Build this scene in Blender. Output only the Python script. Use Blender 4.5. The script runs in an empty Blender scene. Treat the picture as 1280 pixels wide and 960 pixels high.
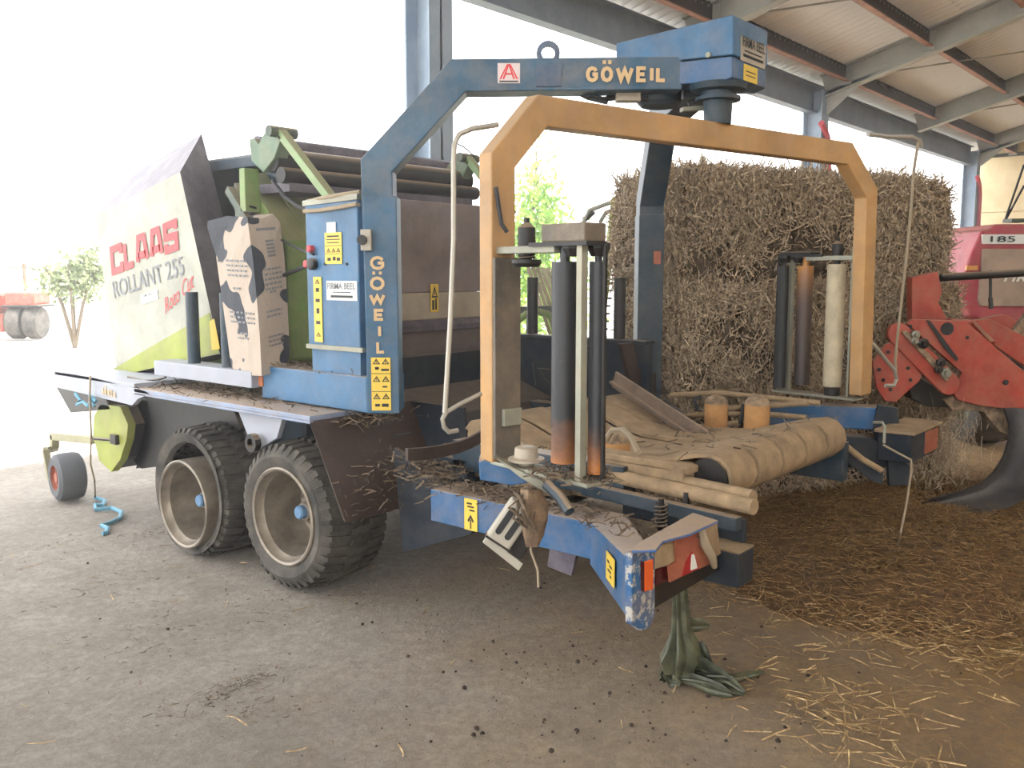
import bpy, bmesh, math, random
import numpy as np
from mathutils import Vector, Matrix, noise
random.seed(7); rng = np.random.default_rng(7)
scene = bpy.context.scene
# ---------------- camera ----------------
cam = bpy.data.cameras.new('camera'); cam.sensor_width = 36; cam.lens = 36 * 1150 / 1280; cam.clip_end = 500
camera = bpy.data.objects.new('camera', cam); scene.collection.objects.link(camera)
camera.location = (0, 0, 1.8)
camera.rotation_euler = (math.radians(90) - math.atan(140 / 1150), 0, math.radians(-50))
scene.camera = camera
# ---------------- sky, sun, exposure ----------------
world = bpy.data.worlds.new('sky'); scene.world = world; world.use_nodes = True
bg = world.node_tree.nodes['Background']; bg.inputs[0].default_value = (0.985, 0.99, 1.0, 1); bg.inputs[1].default_value = 3.4
sun = bpy.data.lights.new('sun', 'SUN'); sun.energy = 10; sun.angle = math.radians(1.5); sun.color = (1, 0.97, 0.92)
sun_ob = bpy.data.objects.new('sun', sun); scene.collection.objects.link(sun_ob)
sun_ob.rotation_euler = Vector((-0.28, 0.42, -0.86)).to_track_quat('-Z', 'Y').to_euler()   # high sun behind the barn's ridge
scene.view_settings.view_transform = 'Standard'; scene.view_settings.look = 'None'
scene.view_settings.exposure = 0.5; scene.view_settings.gamma = 1; scene.view_settings.use_curve_mapping = False
scene.cycles.max_bounces = 8; scene.cycles.diffuse_bounces = 4
# ---------------- helpers ----------------
V = Vector
def srgb(h):
    h = h.lstrip('#'); r = []
    for i in (0, 2, 4):
        c = int(h[i:i + 2], 16) / 255; r.append(c / 12.92 if c <= 0.04045 else ((c + 0.055) / 1.055) ** 2.4)
    return (*r, 1)
class MB:
    def __init__(s): s.v = []; s.f = []; s.m = []; s.cur = 0
    def add(s, vs, fs, m=None):
        b = len(s.v); s.v += [tuple(p) for p in vs]; m = s.cur if m is None else m
        for f in fs: s.f.append(tuple(b + i for i in f)); s.m.append(m)
        return s
    def hexa(s, p, m=None):   # 0-3 bottom ring, 4-7 top ring
        return s.add(p, [(3, 2, 1, 0), (4, 5, 6, 7), (0, 1, 5, 4), (1, 2, 6, 5), (2, 3, 7, 6), (3, 0, 4, 7)], m)
    def box(s, x0, x1, y0, y1, z0, z1, m=None):
        return s.hexa([(x0, y0, z0), (x1, y0, z0), (x1, y1, z0), (x0, y1, z0), (x0, y0, z1), (x1, y0, z1), (x1, y1, z1), (x0, y1, z1)], m)
    def obox(s, c, ax, ay, az, sx, sy, sz, m=None):   # oriented box, full sizes
        c = V(c); ax = V(ax).normalized() * sx / 2; ay = V(ay).normalized() * sy / 2; az = V(az).normalized() * sz / 2
        return s.hexa([c - ax - ay - az, c + ax - ay - az, c + ax + ay - az, c - ax + ay - az, c - ax - ay + az, c + ax - ay + az, c + ax + ay + az, c - ax + ay + az], m)
    def beam(s, p, q, w, h, up=(0, 0, 1), m=None):
        p = V(p); q = V(q); d = q - p; sd = d.cross(V(up)); u = sd.cross(d)
        return s.obox((p + q) / 2, d, sd, u, d.length, w, h, m)
    def prism(s, poly, vec, m=None):
        n = len(poly); a = [V(p) for p in poly]; b = [p + V(vec) for p in a]
        return s.add(a + b, [tuple(range(n))[::-1], tuple(range(n, 2 * n))] + [(i, (i + 1) % n, n + (i + 1) % n, n + i) for i in range(n)], m)
    def tube(s, pts, r, n=8, m=None, cap=True):
        pts = [V(p) for p in pts]; k = len(pts); rs = r if isinstance(r, (list, tuple)) else [r] * k
        t0 = (pts[1] - pts[0]).normalized(); u = t0.orthogonal().normalized(); vs = []
        for i, p in enumerate(pts):
            t = (pts[min(i + 1, k - 1)] - pts[max(i - 1, 0)]).normalized()
            u = (u - t * u.dot(t)).normalized(); w = t.cross(u)
            vs += [p + (u * math.cos(2 * math.pi * j / n) + w * math.sin(2 * math.pi * j / n)) * rs[i] for j in range(n)]
        fs = [(i * n + j, i * n + (j + 1) % n, (i + 1) * n + (j + 1) % n, (i + 1) * n + j) for i in range(k - 1) for j in range(n)]
        if cap: fs += [tuple(range(n))[::-1], tuple(range((k - 1) * n, k * n))]
        return s.add(vs, fs, m)
    def lathe(s, o, ax, prof, n=24, m=None, cap=False):  # prof: (distance along axis, radius)
        o = V(o); ax = V(ax).normalized(); u = ax.orthogonal().normalized(); w = ax.cross(u); k = len(prof)
        vs = [o + ax * t + (u * math.cos(2 * math.pi * j / n) + w * math.sin(2 * math.pi * j / n)) * r for t, r in prof for j in range(n)]
        fs = [(i * n + j, i * n + (j + 1) % n, (i + 1) * n + (j + 1) % n, (i + 1) * n + j) for i in range(k - 1) for j in range(n)]
        if cap: fs += [tuple(range(n))[::-1], tuple(range((k - 1) * n, k * n))]
        return s.add(vs, fs, m)
    def sweep(s, pts, nrm, w, d, m=None):   # mitred rectangular tube, path lying in the plane with normal nrm
        pts = [V(p) for p in pts]; N = V(nrm).normalized(); vs = []; k = len(pts)
        for i in range(k):
            a = (pts[i] - pts[i - 1]).normalized() if i else None; b = (pts[i + 1] - pts[i]).normalized() if i < k - 1 else None
            if a is None: a = b
            if b is None: b = a
            t = (a + b).normalized(); sd = N.cross(t).normalized(); h = w / 2 / max(0.3, t.dot(a))
            vs += [pts[i] - sd * h - N * d / 2, pts[i] + sd * h - N * d / 2, pts[i] + sd * h + N * d / 2, pts[i] - sd * h + N * d / 2]
        fs = [(0, 1, 2, 3), tuple(4 * (k - 1) + j for j in (3, 2, 1, 0))]
        fs += [(4 * i + j, 4 * i + 4 + j, 4 * i + 4 + (j + 1) % 4, 4 * i + (j + 1) % 4) for i in range(k - 1) for j in range(4)]
        return s.add(vs, fs, m)
    def build(s, name, mats, parent=None, bevel=0, smooth=None, sub=0):
        me = bpy.data.meshes.new(name); me.from_pydata(s.v, [], s.f)
        for q in (mats if isinstance(mats, (list, tuple)) else [mats]): me.materials.append(q)
        if any(s.m): me.polygons.foreach_set('material_index', s.m)
        bm = bmesh.new(); bm.from_mesh(me); bmesh.ops.recalc_face_normals(bm, faces=bm.faces); bm.to_mesh(me); bm.free()
        return link(name, me, parent, bevel, smooth)
def link(name, me, parent=None, bevel=0, smooth=None):
    if smooth:
        me.polygons.foreach_set('use_smooth', [True] * len(me.polygons)); me.set_sharp_from_angle(angle=smooth if smooth is not True else 0.7)
    o = bpy.data.objects.new(name, me); scene.collection.objects.link(o); attach(o, parent)
    if bevel:
        b = o.modifiers.new('edge', 'BEVEL'); b.width = bevel; b.segments = 2; b.limit_method = 'ANGLE'; b.angle_limit = 0.6
    return o
BASE = {}
def attach(o, parent):
    if parent is None: return
    o.parent = parent; o.matrix_parent_inverse = Matrix.Translation(-V(BASE.get(parent.name, (0, 0, 0))))
def thing(name, loc, label, cat, group=None):
    o = bpy.data.objects.new(name, None); scene.collection.objects.link(o); o.location = loc; BASE[o.name] = tuple(loc); o.empty_display_size = 0.2
    return tag(o, label, cat, group)
def tag(o, label=None, cat=None, group=None, kind=None):
    if label: o['label'] = label
    if cat: o['category'] = cat
    if group: o['group'] = group
    if kind: o['kind'] = kind
    return o
def text(body, o, xd, yd, h, w, mat, parent, name='lettering', bold=0.02, thick=0.002, shear=0):
    c = bpy.data.curves.new(name, 'FONT'); c.body = body; c.size = 1; c.offset = bold; c.shear = shear; c.resolution_u = 3
    t = bpy.data.objects.new('tmp', c); me = bpy.data.meshes.new_from_object(t); bpy.data.objects.remove(t)
    n = len(me.vertices); co = np.empty(n * 3); me.vertices.foreach_get('co', co); co = co.reshape(-1, 3)
    lo, hi = co.min(0), co.max(0); xd = np.array(V(xd).normalized()); yd = np.array(V(yd).normalized()); nd = np.cross(xd, yd); o = np.array(o, float)
    k = h / (hi[1] - lo[1]); kx = (w / (hi[0] - lo[0])) if w else k
    P = o + np.outer((co[:, 0] - lo[0]) * kx, xd) + np.outer((co[:, 1] - lo[1]) * k, yd) + nd * thick
    me.vertices.foreach_set('co', P.ravel()); me.materials.clear(); me.materials.append(mat); me.update(); me.name = name
    return link(name, me, parent)
GL = {'G': [[(.95, .76), (.8, .93), (.5, 1), (.2, .9), (.03, .65), (.03, .35), (.2, .1), (.5, 0), (.78, .06), (.97, .22), (.97, .5), (.55, .5)]],
 'O': [[(.5, 1), (.2, .9), (.02, .65), (.02, .35), (.2, .1), (.5, 0), (.8, .1), (.98, .35), (.98, .65), (.8, .9), (.5, 1)]], 'W': [[(0, 1), (.25, .09), (.5, .86), (.75, .09), (1, 1)]],
 'E': [[(1, 1), (0, 1), (0, 0), (1, 0)], [(0, .5), (.85, .5)]], 'I': [[(.5, 0), (.5, 1)]], 'L': [[(0, 1), (0, 0), (1, 0)]], 'C': [[(1, .70), (1, 1), (0, 1), (0, 0), (1, 0), (1, .30)]],
 'A': [[(0, 0), (.22, 1), (.78, 1), (1, 0)], [(.12, .24), (.88, .24)]], 'S': [[(1, .74), (1, 1), (0, 1), (0, .53), (1, .47), (1, 0), (0, 0), (0, .26)]]}
GW = {'I': .3, 'W': 1.45, 'L': .85, 'E': .9}
def strokes(body, o, xd, yd, W, H, th, gap, mat, parent, name='lettering', thick=0.003):   # heavy block capitals
    xd = V(xd).normalized(); ydn = V(yd).normalized(); nn = xd.cross(ydn).normalized(); o = V(o) + nn * thick; k = (W - gap * (len(body) - 1)) / sum(GW.get(c, 1) for c in body); b = MB(); x = 0
    for c in body:
        w = k * GW.get(c, 1); pl = [[V((x + th / 2 + p * (w - th), th / 2 + q * (H - th))) for p, q in l] for l in GL['O' if c == 'Ö' else c]]
        if c == 'Ö': pl += [[V((x + w * u - th * .45, H + th * 1.1)), V((x + w * u + th * .45, H + th * 1.1))] for u in (.28, .72)]
        for l in pl:
            n = len(l); L = []; closed = (l[0] - l[-1]).length < 1e-6
            for i in range(n):
                a = (l[i] - l[i - 1]).normalized() if i else ((l[0] - l[-2]).normalized() if closed else None); d = (l[i + 1] - l[i]).normalized() if i < n - 1 else ((l[1] - l[0]).normalized() if closed else None)
                a = a or d; d = d or a; t = (a + d).normalized() if (a + d).length > .2 else a; m = V((-t.y, t.x)) * (th / 2 / max(.35, t.dot(a))); L.append((l[i] - m, l[i] + m))
            b.add([o + xd * p.x + ydn * p.y for q in L for p in q], [(2 * i, 2 * i + 2, 2 * i + 3, 2 * i + 1) for i in range(n - 1)])
        x += w + gap
    return b.build(name, mat, parent)
def label_plate(name, o, xd, yd, w, h, mat, parent, t=0.003):   # thin sticker, o = lower left corner
    xd = V(xd).normalized(); yd = V(yd).normalized(); n = xd.cross(yd); o = V(o)
    return MB().prism([o, o + xd * w, o + xd * w + yd * h, o + yd * h], n * t).build(name, mat, parent)
def ribbons(name, C, Dn, L, W, mat, parent=None, bend=0.35):
    n = len(C); L = np.broadcast_to(L, n)[:, None]; W = np.broadcast_to(W, n)[:, None]
    Dn = Dn / np.linalg.norm(Dn, axis=1, keepdims=True); s = np.cross(Dn, rng.normal(size=(n, 3))); s /= np.linalg.norm(s, axis=1, keepdims=True)
    b = np.cross(Dn, s); k = rng.uniform(-bend, bend, (n, 1)) * L * 0.5
    P = np.stack([C - Dn * L / 2 - s * W / 2, C - Dn * L / 2 + s * W / 2, C + b * k + s * W / 2, C + b * k - s * W / 2, C + Dn * L / 2 + s * W / 2, C + Dn * L / 2 - s * W / 2], 1).reshape(-1, 3)
    i = (np.arange(n) * 6)[:, None]; F = np.concatenate([i + np.array([0, 1, 2, 3]), i + np.array([3, 2, 4, 5])], 1).reshape(-1)
    me = bpy.data.meshes.new(name); me.vertices.add(len(P)); me.vertices.foreach_set('co', P.ravel())
    me.loops.add(len(F)); me.loops.foreach_set('vertex_index', F); me.polygons.add(2 * n); me.polygons.foreach_set('loop_start', np.arange(2 * n) * 4)
    me.update(calc_edges=True); me.validate(); me.materials.append(mat)
    return link(name, me, parent)
# ---------------- materials ----------------
def nt(name):
    m = bpy.data.materials.new(name); m.use_nodes = True; t = m.node_tree; b = t.nodes['Principled BSDF']; return m, t, b
def nz(t, scale, detail=4, rough=0.6, vec=None):
    n = t.nodes.new('ShaderNodeTexNoise'); n.inputs['Scale'].default_value = scale; n.inputs['Detail'].default_value = detail; n.inputs['Roughness'].default_value = rough
    if vec is not None: t.links.new(vec, n.inputs['Vector'])
    return n.outputs['Fac']
def ramp(t, fac, stops):
    r = t.nodes.new('ShaderNodeValToRGB'); e = r.color_ramp.elements
    while len(e) < len(stops): e.new(0.5)
    for q, (p, c) in zip(e, stops): q.position = p; q.color = c if not isinstance(c, (int, float)) else (c, c, c, 1)
    t.links.new(fac, r.inputs[0]); return r.outputs[0]
def mix(t, fac, a, b):
    m = t.nodes.new('ShaderNodeMix'); m.data_type = 'RGBA'
    for s, q in ((m.inputs[0], fac), (m.inputs[6], a), (m.inputs[7], b)):
        if isinstance(q, (int, float, tuple)): s.default_value = q
        else: t.links.new(q, s)
    return m.outputs[2]
def mth(t, op, a, b=0.5):
    m = t.nodes.new('ShaderNodeMath'); m.operation = op
    for s, q in zip(m.inputs, (a, b)):
        if isinstance(q, (int, float)): s.default_value = q
        else: t.links.new(q, s)
    return m.outputs[0]
def crd(t): return t.nodes.new('ShaderNodeTexCoord').outputs['Object']
def bump(t, b, h, st=0.3, d=0.02):
    n = t.nodes.new('ShaderNodeBump'); n.inputs['Strength'].default_value = st; n.inputs['Distance'].default_value = d
    t.links.new(h, n.inputs['Height']); t.links.new(n.outputs[0], b.inputs['Normal'])
DUST = srgb('#a8927a')
def paint(name, col, dust=0.85, film=0.25, rough=0.5, chip=None, dustcol=DUST, bmp=0.15, metal=0.0, chipamt=0.33):
    m, t, b = nt(name); c = crd(t); col = srgb(col)
    dk = (col[0] * 0.6, col[1] * 0.6, col[2] * 0.6, 1)
    a = mix(t, ramp(t, nz(t, 3, 6, 0.65, c), [(0.35, 0), (0.7, 1)]), dk, col)
    f = mth(t, 'MULTIPLY', ramp(t, nz(t, 7, 8, 0.7, c), [(0.4, 0), (0.75, 1)]), film)
    a = mix(t, f, a, dustcol)                                   # thin grime film, everywhere
    if chip: a = mix(t, ramp(t, nz(t, 28, 6, 0.7, c), [(1 - chipamt - 0.03, 0), (1 - chipamt, 1)]), a, srgb(chip))
    if dust:                                                    # settled dust lies on faces that point up
        g = t.nodes.new('ShaderNodeNewGeometry'); s = t.nodes.new('ShaderNodeSeparateXYZ'); t.links.new(g.outputs['Normal'], s.inputs[0])
        k = t.nodes.new('ShaderNodeMapRange'); k.inputs[1].default_value = 0.35; k.inputs[2].default_value = 0.85; t.links.new(s.outputs[2], k.inputs[0])
        k = mth(t, 'MULTIPLY', k.outputs[0], ramp(t, nz(t, 12, 6, 0.7, c), [(0.25, dust * 0.7), (0.6, dust)])); a = mix(t, k, a, dustcol)
        b.inputs['Roughness'].default_value = rough
    t.links.new(a, b.inputs['Base Color']); b.inputs['Roughness'].default_value = rough; b.inputs['Metallic'].default_value = metal
    if bmp: bump(t, b, nz(t, 60, 5, 0.6, c), bmp, 0.004)
    return m
def flat(name, col, rough=0.6, metal=0, var=0.15, scale=20):
    m, t, b = nt(name); c = srgb(col); k = 1 - var
    a = mix(t, nz(t, scale, 4, 0.6, crd(t)), (c[0] * k, c[1] * k, c[2] * k, 1), c); t.links.new(a, b.inputs['Base Color'])
    b.inputs['Roughness'].default_value = rough; b.inputs['Metallic'].default_value = metal; return m
def two(name, c1, c2, scale=4, lo=0.4, hi=0.6, rough=0.8, bmp=0.3, bscale=40, detail=6, metal=0, trans=0):
    m, t, b = nt(name); c = crd(t); a = ramp(t, nz(t, scale, detail, 0.65, c), [(lo, srgb(c1)), (hi, srgb(c2))]); t.links.new(a, b.inputs['Base Color'])
    b.inputs['Roughness'].default_value = rough; b.inputs['Metallic'].default_value = metal
    if bmp: bump(t, b, nz(t, bscale, 5, 0.6, c), bmp, 0.01)
    if trans:
        d = t.nodes.new('ShaderNodeBsdfTranslucent'); t.links.new(a, d.inputs[0]); x = t.nodes.new('ShaderNodeMixShader'); x.inputs[0].default_value = trans
        t.links.new(b.outputs[0], x.inputs[1]); t.links.new(d.outputs[0], x.inputs[2]); t.links.new(x.outputs[0], t.nodes['Material Output'].inputs[0])
    return m
def straw_mat(name, stops, scale=35):
    m, t, b = nt(name); a = ramp(t, nz(t, scale, 3, 0.7, crd(t)), [(p, srgb(c)) for p, c in stops]); t.links.new(a, b.inputs['Base Color']); b.inputs['Roughness'].default_value = 0.75
    return m
M = dict(
 blue=paint('blue_paint', '#27669a', dust=0.9, film=0.4, chip='#93a9bd', chipamt=0.27),
 blue_clean=paint('cabinet_blue_paint', '#44769f', dust=0.8, film=0.15),
 navy=paint('shaded_navy_paint', '#143648', dust=0.8, film=0.15),  # darker copy of the machine blue, shade put into its tone
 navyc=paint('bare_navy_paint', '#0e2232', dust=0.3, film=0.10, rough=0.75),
 orange=paint('orange_paint', '#c89a60', dust=0.75, film=0.5, chip='#8a6a4a', chipamt=0.26),
 white=paint('weathered_white_paint', '#b0b2a4', dust=0, film=0.25, chip='#8f8c7a', chipamt=0.29),
 khaki=paint('faded_lime_paint', '#a5a27c', dust=0.5, film=0.3),
 lime=paint('lime_paint', '#9aa638', dust=0.5, film=0.3),
 green=paint('green_paint', '#7d9e55', dust=0.6, film=0.4),
 sage=paint('dusty_green_bracket', '#5f7d62', dust=0.7, film=0.5),
 dgreen=paint('dull_green_paint', '#3c5140', dust=0.6, film=0.3),
 grey=paint('worn_grey_paint', '#8f8486', dust=0.6, film=0.3, bmp=0.1),
 purple=paint('faded_black_plate', '#5b5462', dust=0.0, film=0.35, dustcol=srgb('#a39a9c')),
 black=paint('black_steel', '#0e0f12', dust=0.7, film=0.05),
 brown=paint('muddy_plate', '#332826', dust=0.45, film=0.3, dustcol=srgb('#6d5548'), bmp=0.4),
 cream=paint('cream_paint', '#b9ae9c', dust=0.3, film=0.2),
 red=paint('red_paint', '#b34030', dust=0.75, film=0.35, chip='#8a5a45', chipamt=0.26),
 pink=paint('faded_red_paint', '#bf4054', dust=0.5, film=0.3),
 galv=paint('galvanised_steel', '#a3a596', dust=0.3, film=0.35, metal=0.3),
 rod=flat('bare_rod', '#b5b0a6', 0.45, 0.4),
 dirt=two('caked_dirt', '#6b5a4a', '#a08a70', 18, rough=1, bmp=0.8, bscale=60),
 belt=two('dusty_belt', '#85725a', '#a88f70', 9, 0.35, 0.65, 0.95, 0.4, 70),
 bollard=two('dusty_orange_roller', '#a57a4c', '#bb8c58', 14, 0.35, 0.65, 0.8, 0.3),
 rubber=two('dusty_rubber', '#2b2a28', '#635d55', 6, 0.35, 0.7, 0.85, 0.4, 90),
 brubber=flat('black_rubber', '#26282b', 0.6),
 rim=two('dusty_rim', '#6a6258', '#94897a', 6, 0.35, 0.65, 0.42, 0.2, metal=0.35),
 cap=flat('blue_cap', '#6487aa', 0.5),
 roller=None, yellow=flat('yellow_sticker', '#e3c24a', 0.5, var=0.1), sticker=flat('white_sticker', '#e2e4e0', 0.5, var=0.1), ink=flat('black_print', '#1d1f24', 0.6),
 gold=flat('tan_lettering', '#d0b184', 0.55), redink=flat('red_print', '#d9353a', 0.5, var=0.1), greyink=flat('grey_print', '#7d8084', 0.6),
 amber=flat('amber_lens', '#e8642a', 0.25), lens=flat('dark_red_lens', '#4a1218', 0.25), redplate=two('dirty_reflector', '#8f4a38', '#a5644a', 10, 0.4, 0.65, 0.6), cardboard=two('dusty_scrap_plate', '#8b745a', '#a08a6c', 12, rough=0.9),
 roof=None, steel=two('grey_steel', '#94958e', '#aaa9a0', 3, 0.3, 0.7, 0.6, 0.1), eave=two('eave_steel', '#5f6a76', '#6f7a84', 3, rough=0.6, bmp=0.1),
 purlin=two('purlin_steel', '#2b2523', '#3d322d', 5, rough=0.7, bmp=0.1), flange=two('reddish_flange', '#8a5f4c', '#a87a62', 6, rough=0.7, bmp=0.1), column=two('column_steel', '#8294a8', '#98a7b6', 2, rough=0.6, bmp=0.05),  # flange is redder and lighter than the web
 gable=two('cream_cladding', '#d9c49a', '#e6d4ac', 2, rough=0.8, bmp=0.05),
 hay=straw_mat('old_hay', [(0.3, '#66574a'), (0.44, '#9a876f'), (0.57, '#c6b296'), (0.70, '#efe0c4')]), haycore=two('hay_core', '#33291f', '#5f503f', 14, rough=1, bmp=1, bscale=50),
 straw=straw_mat('loose_straw', [(0.3, '#7d6446'), (0.5, '#ac8d60'), (0.7, '#dfc898')]), strawdark=straw_mat('dull_straw', [(0.3, '#553f2a'), (0.5, '#83643e'), (0.72, '#c2a068')]), strawmat=two('trodden_straw', '#523c28', '#82633f', 16, 0.35, 0.65, 1, 1, 60),
 clod=flat('dark_clod', '#3a2f28', 0.95), rope=flat('blue_twine', '#6a9fb6', 0.7), cord=flat('pale_cord', '#a0917a', 0.8), wrap=two('olive_film', '#2f3328', '#6a6c55', 9, 0.35, 0.65, 0.45, 0.4, 25),
 plast=flat('grey_plastic', '#b3ad9f', 0.5), darkweed=two('tangled_cable', '#453a31', '#7a6955', 20, rough=0.9), slateblue=flat('faded_blue_rail', '#a9adb8', 0.6, var=0.25, scale=6),
 film=two('dusty_film_roll', '#a59a82', '#c4b79a', 10, 0.35, 0.65, 0.6, 0.2), conduit=flat('red_conduit', '#c94a55', 0.5), leaf=two('sapling_leaf', '#6f9c3a', '#b9d36a', 3, rough=0.6, bmp=0, trans=0.5), bark=flat('bark', '#6b5d4c', 0.9),
 bush=two('bush_leaf', '#5c6b45', '#9aa377', 3, rough=0.7, bmp=0, trans=0.3), wood=two('weathered_board', '#9a8874', '#c2b09a', 5, rough=0.9), blade=two('worn_blade_steel', '#3d3c3e', '#565250', 4, rough=0.55, bmp=0.1, metal=0.3), hose=flat('black_hose', '#2a2b2e', 0.6),
 sackcloth=flat('pale_sack', '#cfc5b2', 0.8),
)
def rusty_roller(stops):   # black rubber roller whose one end has worn to bare orange
    m, t, b = nt('worn_stretch_roller'); c = crd(t); s = t.nodes.new('ShaderNodeSeparateXYZ'); t.links.new(c, s.inputs[0])
    h = mth(t, 'ADD', s.outputs[2], mth(t, 'MULTIPLY', nz(t, 6, 5, 0.6, c), 0.25))
    a = ramp(t, mth(t, 'MULTIPLY', h, 0.5), [(p, srgb(q)) for p, q in stops])
    t.links.new(a, b.inputs['Base Color']); b.inputs['Roughness'].default_value = 0.45; return m
M['roller'] = rusty_roller(((0.57, '#c27a38'), (0.60, '#8a5a38'), (0.66, '#2c2e33'), (0.97, '#2c2e33')))
M['roller_top'] = rusty_roller(((0.5, '#2c2a2c'), (0.85, '#4a3b34'), (0.93, '#7d5a40'), (0.98, '#b07a3c')))
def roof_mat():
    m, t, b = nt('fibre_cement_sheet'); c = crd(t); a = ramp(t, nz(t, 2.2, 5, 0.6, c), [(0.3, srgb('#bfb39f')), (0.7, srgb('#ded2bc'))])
    s = t.nodes.new('ShaderNodeSeparateXYZ'); t.links.new(c, s.inputs[0]); w = mth(t, 'SINE', mth(t, 'ADD', mth(t, 'MULTIPLY', s.outputs[0], 2 * math.pi * 5 / 0.98), math.pi / 2)); a = mix(t, ramp(t, w, [(0.35, 0), (0.95, 0.6)]), a, srgb('#6a5c4a'))   # crest darkening meant as corrugation shading, put into the colour; t.links.new(a, b.inputs['Base Color']); b.inputs['Roughness'].default_value = 0.9
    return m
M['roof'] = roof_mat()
def floor_mat():
    m, t, b = nt('dusty_concrete'); c = crd(t); a = ramp(t, nz(t, 1.3, 10, 0.72, c), [(0.3, srgb('#8e867b')), (0.5, srgb('#a39b90')), (0.72, srgb('#b8b1a6'))])
    s = t.nodes.new('ShaderNodeSeparateXYZ'); t.links.new(c, s.inputs[0])
    g = mth(t, 'ADD', mth(t, 'ADD', mth(t, 'MULTIPLY', s.outputs[0], 0.13), mth(t, 'MULTIPLY', s.outputs[1], -0.13)), mth(t, 'MULTIPLY', nz(t, 0.9, 6, 0.7, c), 0.5))
    a = mix(t, ramp(t, g, [(0.12, 0), (0.78, 1)]), a, mix(t, ramp(t, nz(t, 3, 10, 0.75, c), [(0.35, 0), (0.7, 1)]), srgb('#8f6c40'), srgb('#bf9858')))   # chaff and earth trodden in near the straw
    a = mix(t, ramp(t, nz(t, 45, 6, 0.8, c), [(0.62, 0), (0.75, 1)]), a, srgb('#5c4d3f'))
    a = mix(t, ramp(t, nz(t, 16, 12, 0.85, c), [(0.42, 0.0), (0.58, 0.55)]), a, srgb('#75695c')); a = mix(t, ramp(t, nz(t, 26, 10, 0.8, c), [(0.6, 0.0), (0.7, 0.5)]), a, srgb('#d2c8ba'))
    t.links.new(a, b.inputs['Base Color']); b.inputs['Roughness'].default_value = 0.9
    bump(t, b, mth(t, 'ADD', nz(t, 7, 12, 0.8, c), mth(t, 'MULTIPLY', nz(t, 40, 8, 0.75, c), 0.45)), 0.9, 0.04); return m
M['floor'] = floor_mat()
M['yard'] = two('pale_yard', '#b5b1a8', '#cbc8c0', 1.5, rough=0.9, bmp=0.2, bscale=10)
def cow_mat():
    m, t, b = nt('cow_patch_print'); c = crd(t); a = ramp(t, nz(t, 4.6, 1.5, 0.4, c), [(0.545, srgb('#b0a192')), (0.555, srgb('#343842'))]); t.links.new(a, b.inputs['Base Color']); b.inputs['Roughness'].default_value = 0.7; bump(t, b, nz(t, 9, 3, 0.5, c), 0.5, 0.03); return m
M['cow'] = cow_mat()
# ---- viewing-ray helpers: a point of the photograph carried onto a real plane of the scene ----
_a = math.radians(40); _p = math.atan(140 / 1150)
_fw = V((math.cos(_a) * math.cos(_p), math.sin(_a) * math.cos(_p), -math.sin(_p))); _rt = V((math.sin(_a), -math.cos(_a), 0)); _up = _rt.cross(_fw)
def ray(px, py): return _fw + _rt * ((px - 640) / 1150) - _up * ((py - 480) / 1150)
def onp(px, py, pt, n):
    o = V((0, 0, 1.8)); d = ray(px, py); n = V(n); return o + d * ((V(pt) - o).dot(n) / d.dot(n))
def PX(px, py, v): return onp(px, py, (v, 0, 0), (1, 0, 0))
def PY(px, py, v): return onp(px, py, (0, v, 0), (0, 1, 0))
def PZ(px, py, v): return onp(px, py, (0, 0, v), (0, 0, 1))
def PD(px, py, d): return V((0, 0, 1.8)) + ray(px, py) * d
PDF = PD
def PDV(p, d): return PD(p[0], p[1], d)
E0 = V((math.cos(math.radians(-10)), math.sin(math.radians(-10)), 0)); ET = V((E0.y, -E0.x, 0)); CG = V((4.45, 2.34, 0))   # satellite arm: along, across, turning axis
def PE(px, py, off=0): return onp(px, py, CG + ET * off, ET)
AN = V((-math.cos(_a), -math.sin(_a), 0)); AD = V((math.sin(_a), -math.cos(_a), 0)); A0 = V((3.38, 3.64, 0))   # left arch: outward normal, run, point
def PA(px, py, off=0): return onp(px, py, A0 + AN * off, AN)
# ---------------- barn ----------------
def struct(o): o['kind'] = 'structure'; return o
def grid(name, x0, x1, y0, y1, z, nx, ny, mat, f=None):
    xs = np.linspace(x0, x1, nx + 1); ys = np.linspace(y0, y1, ny + 1)
    vs = [(x, y, z + (f(x, y) if f else 0)) for y in ys for x in xs]; fs = [(j * (nx + 1) + i, j * (nx + 1) + i + 1, (j + 1) * (nx + 1) + i + 1, (j + 1) * (nx + 1) + i) for j in range(ny) for i in range(nx)]
    me = bpy.data.meshes.new(name); me.from_pydata(vs, [], fs); me.materials.append(mat); return link(name, me, None, 0, True)
def fz(x, y): return 0.012 * noise.noise(V((x * 0.7, y * 0.7, 0))) + 0.006 * noise.noise(V((x * 2.5, y * 2.5, 3))) - 0.006
floor = struct(grid('floor', -9, 27.3, -9.2, 9.0, 0, 190, 96, M['floor'], fz))
yard = struct(MB().box(-80, 160, -60, 200, -0.3, -0.03).build('ground_yard', M['yard']))
SL = 0.28
def zs(y): return 4.98 + SL * (6.3 - y)
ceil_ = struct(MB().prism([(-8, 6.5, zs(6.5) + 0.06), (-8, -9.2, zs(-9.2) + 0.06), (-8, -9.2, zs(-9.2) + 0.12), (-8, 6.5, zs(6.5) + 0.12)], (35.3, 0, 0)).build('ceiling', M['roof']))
mb = MB(); n = 64; pts = []
for y in (0, -2.55):
    for i in range(n + 1): pts.append((i * 0.98 / n, y, -SL * y + 0.042 * math.cos(2 * math.pi * 5 * i / n)))
mb.add(pts, [(i, i + 1, n + 2 + i, n + 1 + i) for i in range(n)])
sheet = mb.build('roof_sheet', M['roof'], ceil_, 0, 1.2)
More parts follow.
